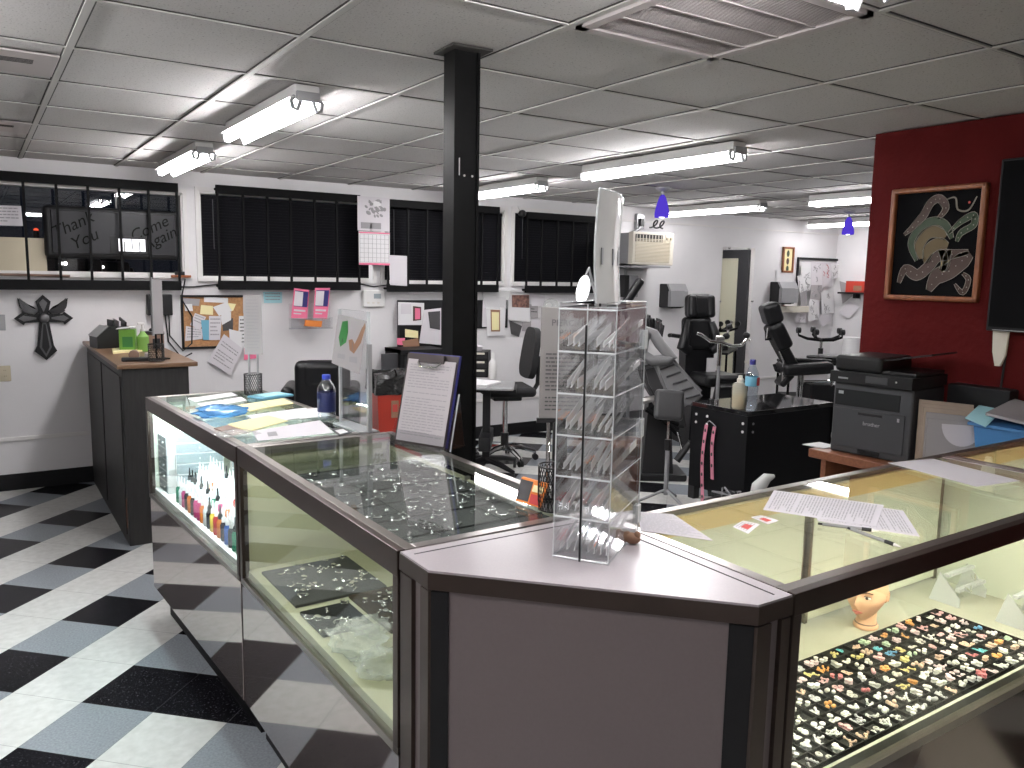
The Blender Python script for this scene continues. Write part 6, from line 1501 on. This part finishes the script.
# small stone figure beside tower
p = on_z(626, 549, T)
t = thing('figurine', 'tiny tan stone figurine beside the acrylic tower base', 'figurine', (p.x+.035, p.y+.02, T+.0004), .5)
MB().ball((0, 0, .013), (.014, .020, .013), 12).ball((.0, -.012, .022), (.008, .008, .009), 10).ball((0, .012, .018), (.010, .009, .010), 10).build('figure', 'tan', t)

# --- right case top
z1 = T+.0006
S('price_list', 'printed price list sheet lying on the right glass case, upper one', 'paper', [(774, 490.5), (884, 505.5), (876, 527), (763, 510)], 'paper', z1+.002, lines=34, seed=51, ink='fineink', vert=True, hgt=.45, mx=.06, my=.04)
S('price_list', 'printed sheet mostly under the upper price list, sticking out at right', 'paper', [(806, 497), (903, 511), (920, 537), (818, 521)], 'paper', z1, lines=30, seed=52, ink='fineink', vert=True, hgt=.45, mx=.06, my=.04)
S('doodle_sheet', 'white sheet covered with faint red doodles beside the tower base', 'paper', [(637, 512), (673, 514.5), (713, 541), (641, 531)], 'paper', z1, lines=16, seed=53, ink='fineink', hgt=.25, mx=.03, my=.03)
S('blank_sheet', 'blank white sheet across the joint of the two right glass cases', 'paper', [(888, 463), (933, 459), (1020, 481), (977, 487)], 'paper', z1)
for lab, pts in (('small printed card on the right glass case, nearer the corner counter', [(733, 527), (743, 521), (760, 524.5), (748, 534)]), ('small printed card on the right glass case beside the price list', [(751, 517.5), (761, 515.6), (779, 521), (768, 524.5)])):
    o = S('business_card', lab, 'card', pts, 'paperw', z1, lines=5, seed=len(lab), ink='grayink'); c_ = [a-o.location for a in onT(pts, z1+.0016)]
    MB().slab([lerp4(c_, a, b) for a, b in ((.3, .3), (.75, .3), (.75, .75), (.3, .75))], .0004, (0, 0, 1)).build('printed_mark', 'redink', o)
for lab, p0, p1 in (('white and black pen lying nearest the price list', (818, 523.5), (879, 531)), ('white and black pen lying nearer the counter front', (848, 528), (901, 547))):
    a_, b_ = on_z(*p0, z1+.005), on_z(*p1, z1+.005); d = b_-a_; L_ = d.length
    t = thing('pen', lab, 'pen', (a_+b_)/2, math.atan2(d.y, d.x), 'pens on the right glass case')
    MB().cyl((-L_/2+.01, 0, 0), (L_*.22, 0, 0), .0042, n=10).build('barrel', 'gray', t); MB().cyl((L_*.22, 0, 0), (L_*.38, 0, 0), .0048, n=10).build('grip', 'plastic', t); MB().cyl((L_*.38, 0, 0), (L_/2, 0, 0), .0042, .001, n=10).build('tip', 'white', t); MB().cyl((-L_/2, 0, 0), (-L_/2+.01, 0, 0), .003, n=8).build('button', 'plastic', t)
# --- mannequin head
hp = on_z(864.5, 627, DECK)
t = thing('mannequin_head', 'small bald mannequin head inside the right glass case behind the plug trays', 'mannequin head', (hp.x, hp.y, DECK), radians(-78))
hs = .168
mb = MB(); mb.ball((0, 0, 0), 1, 44)
def G(x, s): return math.exp(-(x/s)**2)
for v in mb.bm.verts:
    d = v.co.normalized(); x_, y_, z_ = d
    f = max(0, -y_)
    r = Vector((x_*.335, y_*.43, z_*.50))
    if z_ < -.1:                                      # jaw and chin
        k = (-.1-z_)/.9; r.x *= 1-.42*k; 
        if y_ > 0: r.y *= 1-.62*k
        else: r.y = r.y*(1-.10*k)-.05*k*f
    r.y -= .135*f*G(x_, .115)*G(z_+.14, .20)*(1 if z_ > -.26 else .7)          # nose
    r.y -= .030*f*G(x_, .28)*G(z_+.50, .10)                                   # lips
    r.y -= .050*f*G(x_, .22)*G(z_+.80, .14)                                   # chin
    r.y += .065*f*(G(x_-.36, .17)+G(x_+.36, .17))*G(z_-.06, .13)               # eye sockets
    r.y -= .026*f*G(x_, .55)*G(z_-.27, .12)                                   # brow
    r += Vector((x_*.03, 0, 0))*G(z_+.22, .2)*f                               # cheeks
    v.co = (r+Vector((0, 0, .66)))*hs
mb.build('head', 'skin', t)
MB().lathe([(0, 0), (.205*hs, 0), (.215*hs, .02*hs), (.21*hs, .06*hs), (.18*hs, .09*hs), (.165*hs, .18*hs), (.18*hs, .40*hs), (0, .40*hs)], c=(0, .045*hs, 0), n=24).build('neck', 'skin', t)
MB().tube([(.182*hs*cos(2*pi*i/20), .045*hs+.182*hs*sin(2*pi*i/20), .088*hs) for i in range(20)], .012*hs, 6, close=True).build('neck_ring', 'brown', t)
for s in (-1, 1):
    ear = MB().ball((s*.315*hs, .05*hs, .655*hs), (.030*hs, .070*hs, .120*hs), 14, (radians(-10), 0, s*radians(-14))).build('ear', 'skin', t)
    MB().tube([(s*.343*hs, .05*hs+.055*hs*cos(q_), .655*hs+.095*hs*sin(q_)) for q_ in [radians(a_) for a_ in range(-70, 200, 30)]], .013*hs, 6).build('ear_fold', 'skin', ear)
    ey = MB().ball((s*.138*hs, -.352*hs, .685*hs), (.062*hs, .03*hs, .030*hs), 12).build('eye', 'white', t); MB().ball((s*.138*hs, -.378*hs, .685*hs), (.026*hs, .012*hs, .026*hs), 10).build('iris', 'eye', ey)
    MB().tube([(s*.065*hs, -.415*hs, .765*hs), (s*.14*hs, -.400*hs, .795*hs), (s*.225*hs, -.335*hs, .770*hs)], .011*hs, 6).build('eyebrow', 'artbrown', t)
    MB().tube([(s*.08*hs, -.375*hs, .705*hs), (s*.14*hs, -.380*hs, .718*hs), (s*.20*hs, -.345*hs, .702*hs)], .007*hs, 5).build('eyelid', 'artbrown', t)
MB().tube([(-.095*hs, -.398*hs, .412*hs), (-.03*hs, -.437*hs, .426*hs), (0, -.440*hs, .420*hs), (.03*hs, -.437*hs, .426*hs), (.095*hs, -.398*hs, .412*hs)], [.004*hs, .016*hs, .014*hs, .016*hs, .004*hs], 8).tube([(-.09*hs, -.398*hs, .408*hs), (0, -.440*hs, .388*hs), (.09*hs, -.398*hs, .408*hs)], [.004*hs, .022*hs, .004*hs], 8).build('lips', 'lips', t)
# --- plug trays
R2 = random.Random(99)
def plug_meshes():
    out = []
    m1 = MB(); m1.lathe([(0, 0), (.0058, 0), (.0062, .001), (.0048, .0030), (.0048, .0065), (.0062, .0085), (.0058, .0095), (0, .0095)], n=12); out.append(m1)
    m2 = MB(); m2.tube([(.0052*cos(2*pi*i/14), .0052*sin(2*pi*i/14), .0022) for i in range(14)], .0021, 6, close=True); out.append(m2)
    m3 = MB(); m3.tube([(-.0075, 0, .0032), (.0075, 0, .0032)], .0016, 6).ball((-.0075, 0, .0034), .0034, 8).ball((.0075, 0, .0034), .0034, 8); out.append(m3)
    m4 = MB(); m4.ball((0, 0, .005), .0052, 10); out.append(m4)
    return out
def mesh_of(mb, m, name):
    bmesh.ops.recalc_face_normals(mb.bm, faces=mb.bm.faces)
    me = bpy.data.meshes.new(name); mb.bm.to_mesh(me); mb.bm.free(); me.materials.append(m)
    for p_ in me.polygons: p_.use_smooth = True
    me.set_sharp_from_angle(angle=radians(40)); return me
kinds = ['flared ear plug', 'ear ring', 'barbell', 'ball plug']
PM = {}
for ci, cm in enumerate(JM):
    for ki, mb in enumerate(plug_meshes()): PM[ci, ki] = mesh_of(mb, cm, 'plug')
trays = []; TW_, TD_, nc, nr = .29, .325, 6, 8
place = []
for k in range(4):
    tl = inl(R1, (.035+k*(TW_+.003), .030, DECK+.0003))
    t = thing('jewelry_tray', ['leftmost black plug tray inside the right glass case', 'second black plug tray from the left in the right case', 'third black plug tray from the left in the right case', 'rightmost black plug tray in the right glass case'][k], 'tray', tl, R1.rotation_euler.z, 'black plug trays in the right case')
    MB().mm((0, 0, 0), (TW_, TD_, .004)).build('bottom', 'foam', t)
    mb = MB()
    for i in range(nc+1): mb.mm((i*(TW_-.003)/nc, 0, .004), (i*(TW_-.003)/nc+.003, TD_, .013))
    for j in range(nr+1): mb.mm((0, j*(TD_-.003)/nr, .0041), (TW_, j*(TD_-.003)/nr+.003, .0131))
    o_ = mb.build('compartment_dividers', 'foam', t)
    for i in range(nc):
        for j in range(nr):
            cx, cy = (i+.5)*TW_/nc, (j+.5)*TD_/nr
            gx = k*nc+i
            # clear and silver at the left, coloured to the right and back
            colored = min(1, (gx/24.)*.95+(j/nr)*.55-.08)
            nP = R2.choice([3, 4, 4, 5, 5, 6])
            ci = R2.choice([2, 3, 4, 5, 6, 7, 9, 11, 1, 8, 12, 2, 11, 2, 3, 0, 8, 11, 1, 5, 3]) if R2.random() < colored else R2.choice([0, 0, 1, 8, 10, 0])
            ki = R2.choice([0, 0, 1, 2, 3]) if colored > .4 else R2.choice([1, 2, 2, 3, 0])
            for q in range(nP):
                dx, dy = R2.uniform(-.016, .016), R2.uniform(-.012, .012)
                w_ = inl(R1, (.035+k*(TW_+.003)+cx+dx, .030+cy+dy, 0)); place.append(((Vector((w_.x, w_.y, DECK))-EYE).length, w_.x, w_.y, ci, ki, R2.uniform(0, 6.28), R2.uniform(0, .004) if q > 2 else 0, k))
place.sort()
tn = ['leftmost', 'second', 'third', 'rightmost']
for (d_, x_, y_, ci, ki, rz_, dz_, k) in place[:300]:
    o = bpy.data.objects.new('ear_jewel', PM[ci, ki]); COL.objects.link(o); o.location = (x_, y_, DECK+.0045+dz_); o.rotation_euler = (0, 0, rz_)
    s_ = 1.02; o.scale = (s_, s_, s_)
    tag(o, 'small %s %s in the %s black plug tray' % (JN[ci], kinds[ki], tn[k]), 'jewelry', '%s %ss in the %s plug tray' % (JN[ci], kinds[ki], tn[k]))
rest = {}
bmr = bmesh.new(); me = bpy.data.meshes.new('ear_jewels'); mi = []
for m_ in JM: me.materials.append(m_)
for (d_, x_, y_, ci, ki, rz_, dz_, k) in place[300:]:
    tmp = PM[ci, ki].copy(); tmp.transform(Matrix.Translation((x_-2.0, y_-1.1, .0045+dz_)) @ Matrix.Rotation(rz_, 4, 'Z') @ Matrix.Scale(1.02, 4)); n0 = len(bmr.faces); bmr.from_mesh(tmp)
    bmr.faces.ensure_lookup_table()
    for f_ in bmr.faces[n0:]: f_.material_index = ci
    bpy.data.meshes.remove(tmp)
bmr.to_mesh(me); bmr.free()
o = bpy.data.objects.new('ear_jewels', me); COL.objects.link(o); o.location = (2.0, 1.1, DECK)
tag(o, 'many coloured ear plugs and rings in the farther compartments of the black trays', 'jewelry', None, 'stuff')
# clear stepped acrylic risers at the right
for k, (x_, y_, lab) in enumerate(((1.30, .12, 'clear acrylic riser with ribbed slots in the right case, nearer one'), (1.30, .33, 'clear acrylic riser with ribbed slots in the right case, farther one'))):
    p = inl(R1, (x_, y_, DECK)); t = thing('jewelry_riser', lab, 'riser', p, R1.rotation_euler.z, 'acrylic risers in the right case')
    MB().slab([(0, 0, .03), (.17, 0, .03), (.17, .07, .10), (0, .07, .10)], .003, (0, -.7, .7)).build('slant', 'acrylic', t)
    for s in (0, .167): MB().slab([(s, 0, 0), (s, .10, 0), (s, .07, .10), (s, 0, .03)], .003, (1, 0, 0)).build('side', 'acrylicedge', t)
    for lv in (.25, .8):
        mb = MB()
        for i in range(18): mb.box((.006+i*.0093, lv*.07-.006, .03+lv*.07+.008), (.004, .016, .010))
        mb.build('slot_ribs', 'acrylicedge', t)
    MB().tube([(.03, .0, .065), (.05, -.01, .05), (.06, .0, .065)], .0025, 6).build('hoop', 'silverjewel', t); MB().tube([(.10, .02, .085), (.11, .01, .07), (.125, .02, .085)], .0025, 6).build('hoop', 'silverjewel', t)
# --- middle case: upper tray just under the glass and things on the deck
zs = T-.052
MB().mm((.028, .03, zs-.007), (1.20, .545, zs-.001)).build('glass_shelf', 'glass', C2)
for xx in (.03, 1.19):
    for yy in (.03, .53): MB().mm((xx, yy, zs-.02), (xx+.012, yy+.012, zs-.007)).build('shelf_clip', 'steel', C2)
t = thing('jewelry_tray', 'wide black foam tray of silver jewellery under the middle case top glass', 'tray', inl(C2, (.30, .045, zs)), C2.rotation_euler.z)
UW, UD = .89, .485
MB().mm((0, 0, 0), (UW, UD, .006), bev=.001).build('foam', 'grayfoam', t)
mb = MB()
for i in range(7): mb.mm((i*(UW-.006)/6, 0, .006), (i*(UW-.006)/6+.006, UD, .009))
mb.build('ridges', 'foam', t)
JS = [mesh_of(m_, M['silverjewel'], 'body_jewel') for m_ in plug_meshes()]
JS.append(mesh_of(MB().tube([(-.012, 0, .002), (-.006, .008, .002), (.006, .008, .002), (.012, 0, .002)], .0017, 6).ball((-.012, 0, .003), .0032, 8).ball((.012, 0, .003), .0032, 8), M['silverjewel'], 'body_jewel'))
JK = ['silver plug', 'silver ring', 'silver barbell', 'silver ball', 'silver curved barbell']
for i in range(150):
    a, b = R2.uniform(.02, UW-.02), R2.uniform(.02, UD-.02); ki = R2.choice([1, 2, 2, 4, 4, 3]); w_ = inl(C2, (.30+a, .045+b, 0))
    part_ = 'near' if a > UW*.66 else 'far' if a < UW*.33 else 'middle'
    o = bpy.data.objects.new('body_jewel', JS[ki]); COL.objects.link(o); o.location = (w_.x, w_.y, zs+.0092); o.rotation_euler = (0, 0, R2.uniform(0, 6.28)); o.scale = (1.25,)*3
    tag(o, 'small %s on the %s third of the black foam tray under glass' % (JK[ki], part_), 'jewelry', '%ss on the %s third of the foam tray' % (JK[ki], part_))
def deck_tray(label, x0, x1, y0, y1, m, rz=0, n=0, edge_m=None, desc=''):
    c = inl(C2, ((x0+x1)/2, (y0+y1)/2, DECK+.0004)); t = thing('jewelry_tray', label, 'tray', c, C2.rotation_euler.z+rz)
    a, b = (x1-x0)/2, (y1-y0)/2
    MB().mm((-a, -b, 0), (a, b, .010), bev=.002).build('foam', m, t); 
    for i in range(n):
        dx, dy = R2.uniform(-a*.92, a*.92), R2.uniform(-b*.9, b*.9); ki = R2.choice([1, 2, 2, 4, 0]); cr, sr = cos(t.rotation_euler.z), sin(t.rotation_euler.z)
        o = bpy.data.objects.new('body_jewel', JS[ki]); COL.objects.link(o); o.location = (c.x+cr*dx-sr*dy, c.y+sr*dx+cr*dy, DECK+.0106); o.rotation_euler = (0, 0, R2.uniform(0, 6.28)); o.scale = (1.3,)*3
        tag(o, 'small %s on the %s' % (JK[ki], desc), 'jewelry', '%ss on the %s' % (JK[ki], desc))
deck_tray('gray foam tray of silver pieces at the far end of the middle case deck', .08, .42, .05, .36, 'grayfoam', 0, 45, desc='gray deck tray of the middle case')
deck_tray('brown foam tray of silver pieces in the middle of the case deck', .43, .74, .22, .50, 'brownfoam', 0, 40, desc='brown deck tray of the middle case')
deck_tray('small black tray turned askew beside the plastic bags', .47, .66, .045, .20, 'foam', radians(0), 14, desc='black tray near the case front')
deck_tray('black foam tray at the near end of the middle case deck', .90, 1.18, .17, .46, 'foam', 0, 16, desc='black tray at the near end')
p = inl(C2, (.56, .40, DECK))
t = thing('jewelry_box', 'flat olive box on the brown tray in the middle glass case', 'box', inl(C2, (.66, .40, DECK+.0150)), C2.rotation_euler.z+radians(4))
MB().mm((-.12, -.075, 0), (.12, .075, .035), bev=.004).build('box', 'oliveplastic', t); MB().mm((-.122, -.077, .022), (.122, .077, .040), bev=.004).build('lid', 'oliveplastic', t); MB().ball((-.05, .0, .041), .006, 8).build('clasp', 'silver', t)
for k, (a, b, r, lab) in enumerate(((.78, .10, (.07, .10, .030), 'crumpled clear bag of jewellery at the front of the middle case'), (.86, .275, (.065, .07, .030), 'crumpled clear bag behind the front one in the middle case'), (.93, .11, (.07, .08, .026), 'clear bag nearest the corner counter in the middle case'), (.70, .17, (.05, .06, .020), 'small clear bag beside the black askew tray'), (1.08, .30, (.05, .05, .022), 'clear bag on the near black tray in the middle case'))):
    w_ = inl(C2, (a, b, DECK+(.012 if k == 4 else .001))); crumple('plastic_bag', lab, 'plastic bag', w_, r, 'bagfilm', 20+k, 30, .5, zmin=.002)
for k in range(4):
    w_ = inl(C2, (.76+.035*k, .34-.012*k, DECK+.020))
    t = thing('ear_taper', 'white ear taper, %s of four beside the plastic bags' % ['farthest', 'second farthest', 'second nearest', 'nearest'][k], 'ear taper', w_, C2.rotation_euler.z+radians(70), 'white ear tapers')
    MB().lathe([(0, -.06), (.002, -.058), (.010, .0), (.011, .028), (0, .03)], n=14, axis=(0, pi/2, 0)).build('taper', 'white', t); MB().lathe([(.0112, .020), (.0112, .023), (.010, .024), (.010, .019), (.0112, .020)], n=14, axis=(0, pi/2, 0)).build('band', 'plastic', t)
